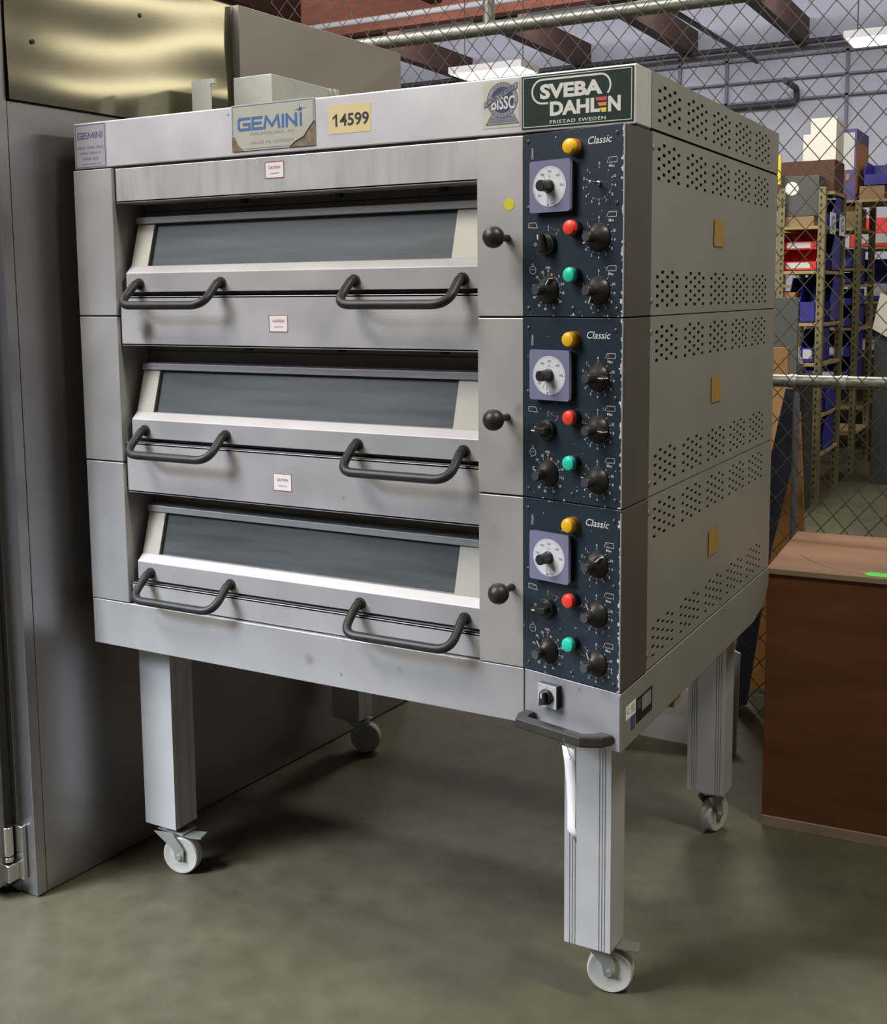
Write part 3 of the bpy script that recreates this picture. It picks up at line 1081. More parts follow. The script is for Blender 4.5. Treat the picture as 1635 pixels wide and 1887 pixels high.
def perf_panel(y0, y1, z0, z1, bands, x=1.4205):
    ys = {round(y0, 5), round(y1, 5)}
    zs = {round(z0, 5), round(z1, 5)}
    holes = set()
    W2, H2 = 0.0086, 0.0031
    cols = []
    for g in range(5):
        for c in range(5):
            cols.append((0.1335 + g * 0.1831 + c * 0.0304, c % 2))
    for (zt_) in bands:
        for yc, odd in cols:
            for r in range(4):
                zc = zt_ - r * 0.0184 + (0.0092 if odd else 0)
                holes.add((round(yc - W2, 5), round(yc + W2, 5), round(zc - H2, 5), round(zc + H2, 5)))
    for h in holes:
        ys |= {h[0], h[1]}
        zs |= {h[2], h[3]}
    ys, zs = sorted(ys), sorted(zs)
    iy = {v: k for k, v in enumerate(ys)}
    iz = {v: k for k, v in enumerate(zs)}
    skip = set()
    for h in holes:
        for a in range(iy[h[0]], iy[h[1]]):
            for b in range(iz[h[2]], iz[h[3]]):
                skip.add((a, b))
    m = MB()
    n = len(zs)
    vs = [(x, y, z) for y in ys for z in zs]
    fs = [(a * n + b, (a + 1) * n + b, (a + 1) * n + b + 1, a * n + b + 1)
          for a in range(len(ys) - 1) for b in range(n - 1) if (a, b) not in skip]
    m.add(vs, fs)
    return m


for (z0, z1, bands) in ((ZH + .003, ZT - .0005, [1.8791]), (Z1 + G, ZH - .002, [1.7703, 1.5278]),
                        (Z2 + G, Z1 - G, [1.4209, 1.1762]), (ZB + G, Z2 - G, [1.0697, 0.8255])):
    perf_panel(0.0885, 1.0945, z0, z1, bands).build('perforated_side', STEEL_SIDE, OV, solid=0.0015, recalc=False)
SCRW = mat('panel_screw', (0.55, 0.53, 0.45), 0.4, 0.8)
for z in (1.7705, 1.4820, 1.4215, 1.1265, 1.0690, 0.7800):
    screw(0.0985, z, OV, 1.2, SIDE(1.4205), 0.0, 0.006, SCRW)
m = MB()
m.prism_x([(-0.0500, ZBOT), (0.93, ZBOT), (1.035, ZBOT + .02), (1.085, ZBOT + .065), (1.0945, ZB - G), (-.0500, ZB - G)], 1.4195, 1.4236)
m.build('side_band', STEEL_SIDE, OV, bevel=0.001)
FOIL = mat('ochre_sticker', (0.36, 0.22, 0.05), 0.6, noise=0.1, nscale=60)
for z0, tl in ((0.9535, 1), (1.3075, .6), (1.6570, .2)):
    m = MB(SIDE(1.4221))
    m.box((0.508, 0.0, z0 - .058), (0.584, 0.0006, z0))
    m.build('warning_sticker', FOIL, OV)

# rating plates low on the side
RP = mat('rating_plate', (0.018, 0.018, 0.02), 0.4)
m = MB(SIDE(1.4238))
m.box((0.028, 0, 0.6630), (0.121, 0.0008, 0.7125))
m.m = 1
m.box((0.060, 0.0008, 0.6790), (0.113, 0.0012, 0.7075))
for k in range(4):
    m.box((0.033, 0.0008, 0.6900 + k * .005), (0.052, 0.0010, 0.6912 + k * .005))
m.build('rating_plate', [RP, mat('plate_silver', (0.42, 0.42, 0.40), 0.45, 0.5)], OV)
m = MB(SIDE(1.4238))
m.box((-0.030, 0, 0.6880), (0.025, 0.0006, 0.7145))
m.m = 1
m.ring((-0.0185, 0.7045), 0.0052, 0.0016, 0.0009, 0, 360, 16)
for k in range(5):
    m.box((-0.004, 0.0006, 0.6945 + k * .0036), (0.021, 0.0009, 0.6960 + k * .0036))
m.build('approval_sticker', [PAPER, DIALK], OV)
MB(SIDE(1.4238)).box((0.000, 0, 0.6590), (0.0205, 0.0007, 0.6872)).build('blue_sticker', mat('blue_ink', (0.06, 0.06, 0.22), 0.6), OV)

# name plates on the header (d measured out of the header face)
H = FRONT(0.0065)
PLATEG = mat('dark_green_plate', (0.018, 0.036, 0.028), 0.6, spec=0.25)
CREAM = mat('plate_cream', (0.74, 0.73, 0.66), 0.5)
m = MB(H)
m.box((1.1900, 0, 1.8085), (1.4140, 0.0018, 1.9065))
np_ = m.build('maker_plate', PLATEG, OV, bevel=0.0006)
m = MB(H)
d = 0.0021
m.poly([(1.1938, 1.8118), (1.4108, 1.8118), (1.4108, 1.9032), (1.1938, 1.9032)], 0.0014, d, True)
m.text('SVEBA', 1.2285, 1.8612, 1.3545, 1.8888, d, 0.045)
m.text('DAHL', 1.2490, 1.8294, 1.3500, 1.8558, d, 0.045)
m.text('N', 1.3655, 1.8283, 1.3900, 1.8563, d, 0.045)
m.text('FRISTAD SWEDEN', 1.2490, 1.8150, 1.3610, 1.8214, d, 0.012, 0, 1.15)
lp = [(1.2455, 1.8535), (1.2310, 1.8540)]
lp += [(1.2330 + 0.0205 * math.cos(math.radians(a)), 1.8757 + 0.0217 * math.sin(math.radians(a))) for a in range(255, 89, -15)]
lp += [(1.3510 + 0.0190 * math.cos(math.radians(a)), 1.8767 + 0.0207 * math.sin(math.radians(a))) for a in range(90, -56, -15)]
m.poly(lp, 0.0036, d)
for mi, pts in ((1, [(1.3405, 1.8560), (1.3632, 1.8560), (1.3629, 1.8495), (1.3435, 1.8495)]),
                (2, [(1.3448, 1.8462), (1.3628, 1.8462), (1.3626, 1.8398), (1.3482, 1.8398)]),
                (3, [(1.3497, 1.8365), (1.3625, 1.8365), (1.3622, 1.8285), (1.3535, 1.8285)])):
    m.m = mi
    m.quad(*[(x, d + .0003, z) for x, z in pts])
m.build('plate_lettering', [CREAM, mat('logo_red', (0.62, 0.09, 0.08), .5), mat('logo_orange', (0.72, 0.26, 0.08), .5), mat('logo_yellow', (0.78, 0.66, 0.08), .5)], np_)

# certification sticker
STK = mat('aged_sticker', (0.62, 0.60, 0.50), 0.55, noise=0.04, nscale=30)
NAVY = mat('navy_ink', (0.05, 0.06, 0.14), 0.6)
GREYI = mat('grey_ink', (0.30, 0.31, 0.33), 0.6)
m = MB(H)
m.box((1.1068, 0, 1.8160), (1.1858, 0.0007, 1.9038))
cs = m.build('certified_sticker', STK, OV)
m = MB(H)
d = 0.0009
m.m = 1
m.quad((1.1135, d, 1.8225), (1.1835, d, 1.8225), (1.1700, d, 1.8445), (1.1275, d, 1.8445))
m.disc((1.1485, d + .0001, 1.8680), 0.0325, 36, 0.0320)
m.m = 0
m.ring((1.1485, 1.8680), 0.0325, 0.0010, d + .0003)
m.ring((1.1485, 1.8680), 0.0243, 0.0008, d + .0003)
m.disc((1.1485, d + .0002, 1.8680), 0.0240, 32, 0.0236)
for k in range(4):
    m.box((1.1240 - k * .0014, d, 1.8285 + (3 - k) * .003 - .002), (1.1730 + k * .0014, d + .0002, 1.8291 + (3 - k) * .003 - .002))
m.poly([(1.1135, 1.8225), (1.1835, 1.8225), (1.1700, 1.8445)], 0.0009, d + .0003)
m.poly([(1.1275, 1.8445), (1.1135, 1.8225)], 0.0009, d + .0003)
for k in range(26):
    a = math.radians(k * 360 / 26)
    if -.2 < math.sin(a) < .75:
        continue
    m.line((1.1485 + math.cos(a) * .0268, 1.868 + math.sin(a) * .0265), (1.1485 + math.cos(a) * .0302, 1.868 + math.sin(a) * .0298), .0016, d + .0003)
m.m = 2
m.text('BISSC', 1.1255, 1.8500, 1.1755, 1.8750, d + .0005, 0.02)
m.m = 1
m.quad((1.1100, d + .0006, 1.8555), (1.1100, d + .0006, 1.8655), (1.1800, d + .0006, 1.8990), (1.1800, d + .0006, 1.8880))
m.m = 0
m.poly([(1.1100, 1.8555), (1.1100, 1.8655), (1.1800, 1.8990), (1.1800, 1.8880)], .0008, d + .0007, True)
m.text('CERTIFIED', 1.1120, 1.8735, 1.1780, 1.8805, d + .0008, 0.02, 0, 1.0, math.atan2(.0335, .07))
m.build('sticker_printing', [NAVY, GREYI, CREAM], cs)

# big dealer plate
BEIGE = mat('faded_plate', (0.50, 0.50, 0.42), 0.5, noise=0.05, nscale=20)
BLUEI = mat('blue_lettering', (0.07, 0.16, 0.40), 0.5)
BURN = mat('scorched_edge', (0.22, 0.17, 0.10), 0.7, noise=0.4, nscale=70)
m = MB(H)
m.box((0.4850, 0, 1.8125), (0.7085, 0.0022, 1.9115))
gp = m.build('dealer_plate', BEIGE, OV, bevel=0.0006)
m = MB(H)
d = 0.0025
m.techno(0.5055, 1.8582, 0.6740, 1.8810, 0.0060, d)
m.poly([(0.4885, 1.8465), (0.4885, 1.9085), (0.7055, 1.9085), (0.7055, 1.8660)], 0.0013, d)
m.poly([(0.522, 1.8165), (0.642, 1.8165)], 0.0011, d)
for k in range(8):
    a = math.radians(k * 45 + 10)
    l = 0.019 if k % 2 == 0 else 0.010
    c, s = math.cos(a), math.sin(a)
    m.quad((.6712 - s * .0010, d + .0002, 1.8905 + c * .0010), (.6712 + s * .0010, d + .0002, 1.8905 - c * .0010), (.6712 + c * l, d + .0002, 1.8905 + s * l * .75))
m.m = 1
m.text('PHILADELPHIA, PA', 0.5368, 1.8432, 0.6536, 1.8508, d, 0.0, 0, 1.1)
m.text('MADE IN SWEDEN', 0.5371, 1.8250, 0.6516, 1.8318, d, 0.0, 0, 1.1)
m.m = 2
m.quad((0.6420, d, 1.8127), (0.6560, d, 1.8230), (0.6800, d, 1.8330), (0.6960, d, 1.8520), (0.7083, d, 1.8640), (0.7083, d, 1.8127))
m.quad((0.4852, d, 1.8127), (0.4852, d, 1.8450), (0.4925, d, 1.8440), (0.5030, d, 1.8260), (0.5200, d, 1.8127))
m.m = 3
m.poly([(0.6420, 1.8127), (0.6560, 1.8230), (0.6800, 1.8330), (0.6960, 1.8520), (0.7083, 1.8640)], 0.0028, d + .0003)
m.build('plate_lettering', [BLUEI, GREYI, BURN, DARK], gp)

# small dealer sticker at the left end
m = MB(H)
m.box((0.0030, 0, 1.8040), (0.1055, 0.0006, 1.9065))
sp = m.build('dealer_sticker', mat('grey_sticker', (0.40, 0.40, 0.42), 0.55), OV)
VIO = mat('violet_ink', (0.12, 0.10, 0.28), 0.6)
VIO2 = mat('faint_violet_ink', (0.22, 0.21, 0.30), 0.6)
m = MB(H)
d = 0.0009
m.poly([(0.0065, 1.8062), (0.1020, 1.8062), (0.1020, 1.9045), (0.0065, 1.9045)], 0.0017, d, True)
m.techno(0.0145, 1.8735, 0.0940, 1.8860, 0.0028, d)
m.m = 1
for (x0, x1, z0, z1, n) in ((.0125, .0965, 1.8490, 1.8548, 19), (.0224, .0868, 1.8362, 1.8415, 15), (.0292, .0806, 1.8228, 1.8288, 11), (.0253, .0864, 1.8118, 1.8148, 16)):
    st = (x1 - x0) / n
    for k in range(n):
        if k in (6, 13):
            continue
        m.box((x0 + k * st, 0.0007, z0), (x0 + k * st + st * .62, d, z1))
m.build('sticker_printing', [VIO, VIO2], sp)

# lot number and caution stickers
m = MB(H)
m.box((0.7425, 0, 1.8320), (0.8475, 0.0006, 1.8905))
ln_ = m.build('lot_sticker', mat('pale_yellow_label', (0.80, 0.65, 0.34), 0.6), OV)
m = MB(H)
m.text('4599', 0.7710, 1.8465, 0.8432, 1.8722, 0.0009, 0.02)
m.quad((0.7600, .0009, 1.8465), (0.7646, .0009, 1.8465), (0.7646, .0009, 1.8722), (0.7612, .0009, 1.8722), (0.7600, .0009, 1.8700))
m.quad((0.7600, .0009, 1.8705), (0.7530, .0009, 1.8655), (0.7530, .0009, 1.8615), (0.7600, .0009, 1.8655))
m.build('lot_number', mat('black_ink', (0.035, 0.03, 0.035), 0.6), ln_)
RB = mat('caution_red', (0.42, 0.05, 0.05), 0.6)
for z0, z1 in ((1.7505, 1.7865), (1.4178, 1.4558), (1.0628, 1.1026)):
    m = MB(FRONT(0.009))
    m.box((0.5702, 0, z0), (0.6222, 0.0005, z1))
    cs = m.build('caution_sticker', PAPER, OV)
    m = MB(FRONT(0.009))
    h = z1 - z0
    m.poly([(0.5712, z0 + .0008), (0.6212, z0 + .0008), (0.6212, z1 - .0008), (0.5712, z1 - .0008)], 0.0016, 0.0008, True)
    m.text('CAUTION', 0.5805, z0 + h * .56, 0.6120, z0 + h * .72, 0.0008, 0.012)
    for k in range(8):
        m.box((0.5850 + k * .0031, 0.0006, z0 + h * .28), (0.5872 + k * .0031, 0.0008, z0 + h * .32))
    m.build('sticker_printing', RB, cs)
MB(FRONT(-0.001)).prism_d([(1.1661 + .0108 * math.cos(k * PI / 14), 1.6687 + .0108 * math.sin(k * PI / 14)) for k in range(28)], 0, .0005).build('yellow_dot', mat('yellow_dot', (0.74, 0.70, 0.03), 0.6), OV)

# legs and casters
LX, LY = [(0.0483, 0.1525), (1.2420, 1.3458)], [(0.102, 0.1828), (0.961, 1.0413)]
ZL = 0.1240


def grooved(a, b, gs, depth=0.0022, w=0.0030):
    """points from a to b along a side, with V grooves at fractions gs; inward is to the left"""
    ax, ay = a
    bx, by = b
    L_ = math.hypot(bx - ax, by - ay)
    tx, ty = (bx - ax) / L_, (by - ay) / L_
    nx, ny = -ty, tx
    out = [a]
    for g in gs:
        c = g * L_
        for t, q in ((c - w / 2, 0), (c - w / 5, depth), (c + w / 5, depth), (c + w / 2, 0)):
            out.append((ax + tx * t + nx * q, ay + ty * t + ny * q))
    return out


CAST = {(0, 0): ((0.150, 0.128), (0.25, -0.97)), (1, 0): ((1.322, 0.170), (0.22, -0.975)),
        (0, 1): ((0.136, 1.026), (0.30, -0.95)), (1, 1): ((1.306, 1.012), (0.96, -0.28))}
for ix in (0, 1):
    for iy in (0, 1):
        (x0, x1), (y0, y1) = LX[ix], LY[iy]
        gf = (.12, .18, .24, .76, .82, .88) if (ix, iy) in ((1, 0), (1, 1)) else ()
        gr = (.22, .30, .70, .78) if (ix, iy) in ((0, 0),) else ((.52,) if (ix, iy) == (0, 1) else ())
        poly = grooved((x0, y0), (x1, y0), gf) + grooved((x1, y0), (x1, y1), gr) + [(x1, y1), (x0, y1)]
        m = MB()
        m.prism_z(poly, ZL, ZBOT + .03)
        leg = m.build('leg', ALU, OV)
        (cx, cy), (ax, ay) = CAST[(ix, iy)]
        l_ = math.hypot(ax, ay)
        ax, ay = ax / l_, ay / l_
        px, py = -ay, ax                           # in the wheel plane
        lx, ly = (x0 + x1) / 2, (y0 + y1) / 2
        kk = (lx - cx) * px + (ly - cy) * py
        kk = math.copysign(max(abs(kk), 0.034), kk if abs(kk) > 0.004 else -1)
        m = MB()
        m.box((lx - .040, ly - .034, ZL - .0045), (lx + .040, ly + .034, ZL))
        m.lathe((lx, ly, ZL - .014), (0, 0, 1), [(0, 0), (0.024, 0), (0.030, .004), (0.030, .0095)], 24)
        # fork cheeks from the swivel down to the axle
        for sg in (-1, 1):
            ox, oy = ax * 0.0185 * sg, ay * 0.0185 * sg

            def Q(t, z):
                return (lx + (cx - lx) * t + ox, ly + (cy - ly) * t + oy, z)
            e = 0.019
            top = [(cx + px * (kk + w_) + ox, cy + py * (kk + w_) + oy, ZL - .010) for w_ in (-.026, .026)]
            mid = [(cx + px * w_ + ox, cy + py * w_ + oy, .068) for w_ in (-.017, .013)]
            low = [(cx + px * w_ + ox, cy + py * w_ + oy, .040) for w_ in (-.011, .011)]
            th = Vector((ax, ay, 0)) * 0.0025
            loop = [top[0], top[1], mid[1], low[1], low[0], mid[0]]
            vs = [Vector(p) for p in loop] + [Vector(p) + th for p in loop]
            n = len(loop)
            m.add([tuple(v) for v in vs], [tuple(range(n - 1, -1, -1)), tuple(range(n, 2 * n))] + [(k, (k + 1) % n, n + (k + 1) % n, n + k) for k in range(n)])
        c1 = Vector((lx, ly, ZL - .012))
        m.box((min(lx, cx) - .018, min(ly, cy) - .018, ZL - .0145), (max(lx, cx) + .018, max(ly, cy) + .018, ZL - .0105))
        m.tube([(cx - ax * .025, cy - ay * .025, .050), (cx + ax * .025, cy + ay * .025, .050)], 0.0065, 10)
        m.build('caster_fork', ZINC, leg)
        m = MB()
        m.lathe((cx, cy, .0500), (ax, ay, 0), [(0.010, -.0165), (0.030, -.0125), (0.040, -.0150), (0.0465, -.0155), (0.0495, -.0120), (0.0500, 0),
                                             (0.0495, .0120), (0.0465, .0155), (0.040, .0150), (0.030, .0125), (0.010, .0165)], 40)
        m.build('caster_wheel', NYLON, leg)
        if iy == 0:
            m = MB()
            q0 = Vector((cx, cy, 0))
            dv = Vector((px, py, 0))
            if dv.x < 0:
                dv = -dv
            wv = Vector((ax, ay, 0))
            pts = []
            for t, z in ((-.004, .112), (.034, .1065), (.062, .107)):
                pts.append((q0 + dv * t, z))
            vs, fs = [], []
            for (p, z) in pts:
                for w_, zz in ((-.018, z), (.018, z), (.018, z - .004), (-.018, z - .004)):
                    vs.append(tuple(p + wv * w_ + Vector((0, 0, zz))))
            for k in range(len(pts) - 1):
                for q in range(4):
                    fs.append((k * 4 + q, k * 4 + (q + 1) % 4, (k + 1) * 4 + (q + 1) % 4, (k + 1) * 4 + q))
            fs += [(3, 2, 1, 0), tuple(len(vs) - 4 + q for q in range(4))]
            m.add(vs, fs)
            m.build('brake_pedal', ZINC, leg)
# small wooden wedge under the side band
m = MB().box((1.395, 0.286, ZBOT - .024), (1.418, 0.330, ZBOT + .004))
m.build('wooden_shim', mat('shim_wood', (0.30, 0.20, 0.10), 0.7), OV)
# flue parts on the roof of the oven
b0 = at(431, 141, 0.5)
m = MB()
x0, x1, y0_, y1_ = 0.0900, 0.2190, 0.50, 0.80
m.box((x0, y0_, ZT - .001), (x1, y1_, 2.0850))
m.build('flue_box', GALV, OV, bevel=0.001)
m = MB().box((x1, y1_ - .02, ZT - .001), (x1 + .012, y1_, 2.0850))
m.box((x1, y1_ - .035, 2.055), (x1 + .006, y1_, 2.0850))
m.build('flue_bracket', GALV, OV)
a, b = at(353, 149, 0.32), at(387, 148, 0.32)
m = MB().box((a.x, 0.32, ZT - .001), (b.x, 0.325, a.z))
m.box((b.x, 0.32, a.z - .012), (b.x + .012, 0.33, a.z))
m.build('flue_bracket', GALV, OV)

# ------------------------------------------------------------------ white tag hung on the push handle
tg = empty('hanging_tag', (1.318, -0.079, 0.46), 'narrow curled white paper tag wired to the black push handle', 'tag')
prof = [(1036, 1058, 1373), (1040, 1060, 1400), (1044, 1061, 1440), (1046, 1061, 1480), (1046, 1060, 1515), (1046, 1062, 1528), (1058, 1063, 1545)]
m = MB()
vs = []
for k, (ua, ub, v) in enumerate(prof):
    yy = -0.080 + 0.006 * math.sin(k * 0.9)
    a, b = at(ua, v, yy), at(ub, v + 8, yy - .004)
    vs += [tuple(a), tuple(b)]
n = len(prof)
m.add(vs, [(2 * k, 2 * k + 1, 2 * k + 3, 2 * k + 2) for k in range(n - 1)], True)
m.build('paper', PAPER, tg, solid=0.0006)
hp = at(1042, 1352, -0.078)
m = MB().tube([tuple(at(1043, 1346, -.0815)), tuple(at(1038, 1362, -.083)), tuple(at(1046, 1378, -.084)), tuple(at(1050, 1392, -.086)), tuple(at(1053, 1396, -.0865)),
               tuple(at(1050, 1400, -.0865))], 0.0009, 6)
m.build('wire', ZINC, tg)

# ------------------------------------------------------------------ steel cabinet on the left
FA = math.radians(3.4)
FOX, FOY = -0.0827, -0.1482


def FR(x, y, z):
    return Vector((FOX + x * math.cos(FA) + y * math.sin(FA), FOY - x * math.sin(FA) + y * math.cos(FA), z))


CB = empty('proofing_cabinet', tuple(FR(-0.5, 0.8, 0)), 'tall stainless steel walk-in cabinet filling the left edge beside the oven', 'cabinet')
MB(FR).box((-1.0, 0.031, 0.004), (0.0, 1.66, 1.955)).build('side_wall', CABST, CB, bevel=0.001)
MB(FR).box((-0.06, 0.0, 0.004), (0.0005, 0.0297, 2.33)).build('corner_post', CABST, CB, bevel=0.0015)
MB(FR).box((-1.0, 0.04, 0.0), (-0.012, 1.64, 0.02)).build('plinth', DARK, CB)
MB(FR).box((-1.0, 0.04, 1.955), (-0.002, 1.65, 1.9585)).build('panel_seam', GAP, CB)
m = MB(FR)
# upper front sheet, slightly buckled like real thin sheet
ny, nz = 30, 24
Y0, Y1 = 0.031, 0.790
vs, fs = [], []
for a in range(ny + 1):
    for b in range(nz + 1):
        y, z = Y0 + (Y1 - Y0) * a / ny, 1.9585 + (2.318 - 1.9585) * b / nz
        t_ = (z - 1.9585) / 0.36
        bulge = (0.0019 * math.sin(2 * PI * (t_ * 1.30 + 0.16 * math.sin(y * 4.4 + 0.9) + 0.02)) + 0.0004 * math.sin(y * 9.5 + t_ * 4.0))
        vs.append((0.0065 + bulge, y, z))
for a in range(ny):
    for b in range(nz):
        q = a * (nz + 1) + b
        fs.append((q, q + nz + 1, q + nz + 2, q + 1))
m.add(vs, fs, True)
m.build('upper_sheet', CABHI, CB, solid=-0.002, recalc=False, rim=False)
MB(FR).box((-1.0, 0.031, 1.962), (-0.004, 0.790, 2.316)).build('upper_box', CABST, CB)
MB(FR).box((-1.0, 0.793, 1.961), (0.036, 1.60, 2.318)).build('rear_box', mat('rear_box_steel', (0.42, 0.39, 0.35), 0.35, 0.6, noise=0.05, nscale=3, bump=0.2, bscale=2.0), CB, bevel=0.001)
m = MB(FR)
for (y, z) in ((0.105, 2.10), (0.445, 2.225)):
    m.lathe((0.0085, y, z), (1, 0, 0), [(0.0058, -.004), (0.0058, 0.002), (0, 0.003)], 12)
m.build('rivet', GAP, CB)
MB(FR).box((-1.0, -0.004, 0.004), (-0.0605, 0.03, 2.33)).build('front_frame', CABST, CB)
MB(FR).box((-0.95, -0.030, 0.02), (-0.078, -0.005, 2.2)).build('door_gasket', GAP, CB)
dr = MB(FR).box((-0.95, -0.075, 0.03), (-0.072, -0.030, 2.2)).build('cabinet_door', CABST, CB, bevel=0.004)
hz_ = at(20, 1560, -0.2)
m = MB(FR)
m.box((-0.066, -0.014, 0.045), (-0.030, -0.0005, 0.185))
m.lathe((-0.064, -0.030, 0.110), (0, 0, 1), [(0, 0), (0.013, 0), (0.013, 0.075), (0, 0.076)], 18)
m.lathe((-0.064, -0.030, 0.094), (0, 0, 1), [(0, 0), (0.012, 0), (0.012, 0.012), (0, 0.012)], 18)
m.box((-0.080, -0.046, 0.045), (-0.046, -0.014, 0.090))
m.build('hinge', SILVER, dr, bevel=0.002)

# ------------------------------------------------------------------ plywood crate on the right
PLY = mat('red_plywood', (0.150, 0.054, 0.022), 0.62, noise=0.25, nscale=2.4, stretch=(1.2, 1.2, 6.5), spec=0.35)
PLYT = mat('plywood_top', (0.22, 0.10, 0.042), 0.6, noise=0.22, nscale=2.2, stretch=(1.2, 6, 1))
PINE = mat('pale_batten', (0.33, 0.25, 0.17), 0.75, noise=0.2, nscale=8)
CA = math.radians(3.5)


def CR(x, y, z):
    return Vector((1.416 + x * math.cos(CA) - y * math.sin(CA), 1.103 + x * math.sin(CA) + y * math.cos(CA), z))


CT = empty('plywood_crate', tuple(CR(0.4, .27, 0)), 'reddish plywood crate standing right of the oven', 'crate')
MB(CR).box((0.0, 0.0, 0.030), (0.95, 0.535, 0.7270)).build('crate_body', PLY, CT, bevel=0.001)
MB(CR).box((-0.002, -0.003, 0.7270), (0.953, 0.538, 0.7415)).build('crate_lid', PLYT, CT, bevel=0.001)
MB(CR).box((-0.003, -0.0045, 0.7272), (0.954, -0.0030, 0.7405)).build('lid_edge', PINE, CT)
MB(CR).box((0.003, -0.004, 0.0), (0.95, 0.535, 0.0300)).build('bottom_batten', PINE, CT, bevel=0.001)
t = empty('green_tag', tuple(CR(0.26, 0.02, 0.742)), 'bright green paper tag lying on the crate lid', 'tag')
m = MB(CR)
m.box((0.262, 0.010, 0.7420), (0.345, 0.055, 0.7428))
m.quad((0.250, 0.026, 0.7426), (0.262, 0.010, 0.7426), (0.262, 0.055, 0.7426), (0.250, 0.042, 0.7426))
m.build('paper', mat('green_paper', (0.10, 0.72, 0.10), 0.7), t)
m = MB(CR)
m.disc((0.262, 0.034, 0.743), 0.001)
m = MB(CR).tube([(0.255, 0.034, 0.7432), (0.18, 0.055, 0.7430), (0.10, 0.13, 0.7430), (0.06, 0.2, 0.743)], 0.0006, 5)
m.build('wire', ZINC, t)

# ------------------------------------------------------------------ chain link fence
FY = 1.78
FN = empty('chain_link_fence', (0.8, FY, 0), 'grey chain-link fence with galvanised rails behind the oven', 'fence')
WIRE = mat('fence_wire', (0.115, 0.105, 0.085), 0.55, 0.4)
RAIL = mat('galvanised_rail', (0.27, 0.275, 0.24), 0.42, 0.6, noise=0.10, nscale=12)
m = MB()
pw, ph = 0.0375, 0.04375
xs0, nw, nj = -0.75, 86, 76
rw = 0.0021
for w in range(nw):
    pts = []
    for j in range(nj):
        right = (j % 2 == 1) if w % 2 == 0 else (j % 2 == 0)
        x = xs0 + (w + (1 if right else 0)) * pw
        pts.append((x, FY + (0.0024 if right else -0.0024), 0.03 + j * ph))
    m.tube(pts, rw, 4, caps=False)
m.build('mesh_fabric', WIRE, FN, recalc=False, weld=False)
ry = FY + 0.032
for z in (1.205, 2.452):
    MB().tube([(-0.8, ry, z), (2.5, ry, z)], 0.0205 if z < 2 else 0.0245, 20).build('fence_rail', RAIL, FN)
pz = at(1466, 800, ry)
MB().tube([(pz.x, ry + 0.006, 0.0), (pz.x, ry + 0.006, 1.195)], 0.0115, 16).build('fence_post', mat('blue_grey_post', (0.17, 0.18, 0.21), 0.5, 0.4), FN)
pz = at(901, 20, ry)
MB().tube([(pz.x, ry, 2.45), (pz.x, ry, 3.35)], 0.0215, 16).build('fence_post', RAIL, FN)
pz = at(1485, 706, ry)
m = MB()
for u_ in (1463, 1555):
    q = at(u_, 702, ry)
    m.lathe((q.x - .012, ry, 1.205), (1, 0, 0), [(0.0225, 0), (0.0225, 0.024)], 20)
m.build('rail_clamp', ZINC, FN)

# ------------------------------------------------------------------ things just behind the fence
WB = mat('white_melamine', (0.42, 0.42, 0.44), 0.6)
a, b = Vector((0.70, 1.585, 0)), Vector((1.2176, 1.563, 0))
m = MB()
m.add([(0.66, 1.585, 0.0), (1.2176, 1.566, 0.0), (1.2176, 1.578, 0.0), (0.66, 1.597, 0.0),
       (0.66, 1.70, 0.50), (1.195, 1.682, 0.30), (1.195, 1.694, 0.30), (0.66, 1.712, 0.50)],
      [(0, 3, 2, 1), (4, 5, 6, 7), (0, 1, 5, 4), (1, 2, 6, 5), (2, 3, 7, 6), (3, 0, 4, 7)])
tag(m.build('melamine_board', WB), 'white panel on the floor leaning on the fence behind the right rear leg', 'panel')


def slab(us, y0, y1, th, name, mt, label, cat):
    """board leaning on the fence from behind: us = outline pixels, depth runs from y0 at the floor to y1 at the top"""
    pts = []
    for (u, v) in us:
        y = y0
        for _ in range(20):
            p = at(u, v, y)
            y = y0 + (y1 - y0) * max(0, min(1.3, p.z / 1.2))
        pts.append(at(u, v, y))
    n = len(pts)
    m = MB()
    vs = [tuple(p) for p in pts] + [tuple(p + Vector((0, th, 0))) for p in pts]
    m.add(vs, [tuple(range(n)), tuple(range(2 * n - 1, n - 1, -1))] + [(k, (k + 1) % n, n + (k + 1) % n, n + k) for k in range(n)])
    return tag(m.build(name, mt), label, cat)


NAVYB = mat('navy_board', (0.028, 0.034, 0.055), 0.5, noise=0.2, nscale=8)
TANB = mat('tan_plywood', (0.42, 0.24, 0.10), 0.7, noise=0.2, nscale=3, stretch=(6, 6, 1))
TANB2 = mat('amber_plywood', (0.45, 0.22, 0.07), 0.7, noise=0.2, nscale=3, stretch=(6, 6, 1))
slab([(1448, 716), (1470, 716), (1462, 850), (1420, 1015), (1375, 1300), (1338, 1300), (1408, 900)], 2.0, 1.90, 0.02, 'leaning_board', NAVYB,
     'narrow dark navy board leaning behind the fence beside the upright post', 'board')
slab([(1468, 760), (1474, 760), (1492, 1262), (1365, 1272), (1440, 860)], 2.16, 2.00, 0.02, 'leaning_board', TANB2,
     'amber plywood offcut leaning behind the fence next to the crate', 'board')
slab([(1395, 640), (1452, 640), (1452, 716), (1425, 1000), (1392, 1222), (1352, 1222)], 2.45, 2.35, 0.03, 'leaning_board', TANB,
     'tall tan plywood sheet leaning behind the navy board', 'board')

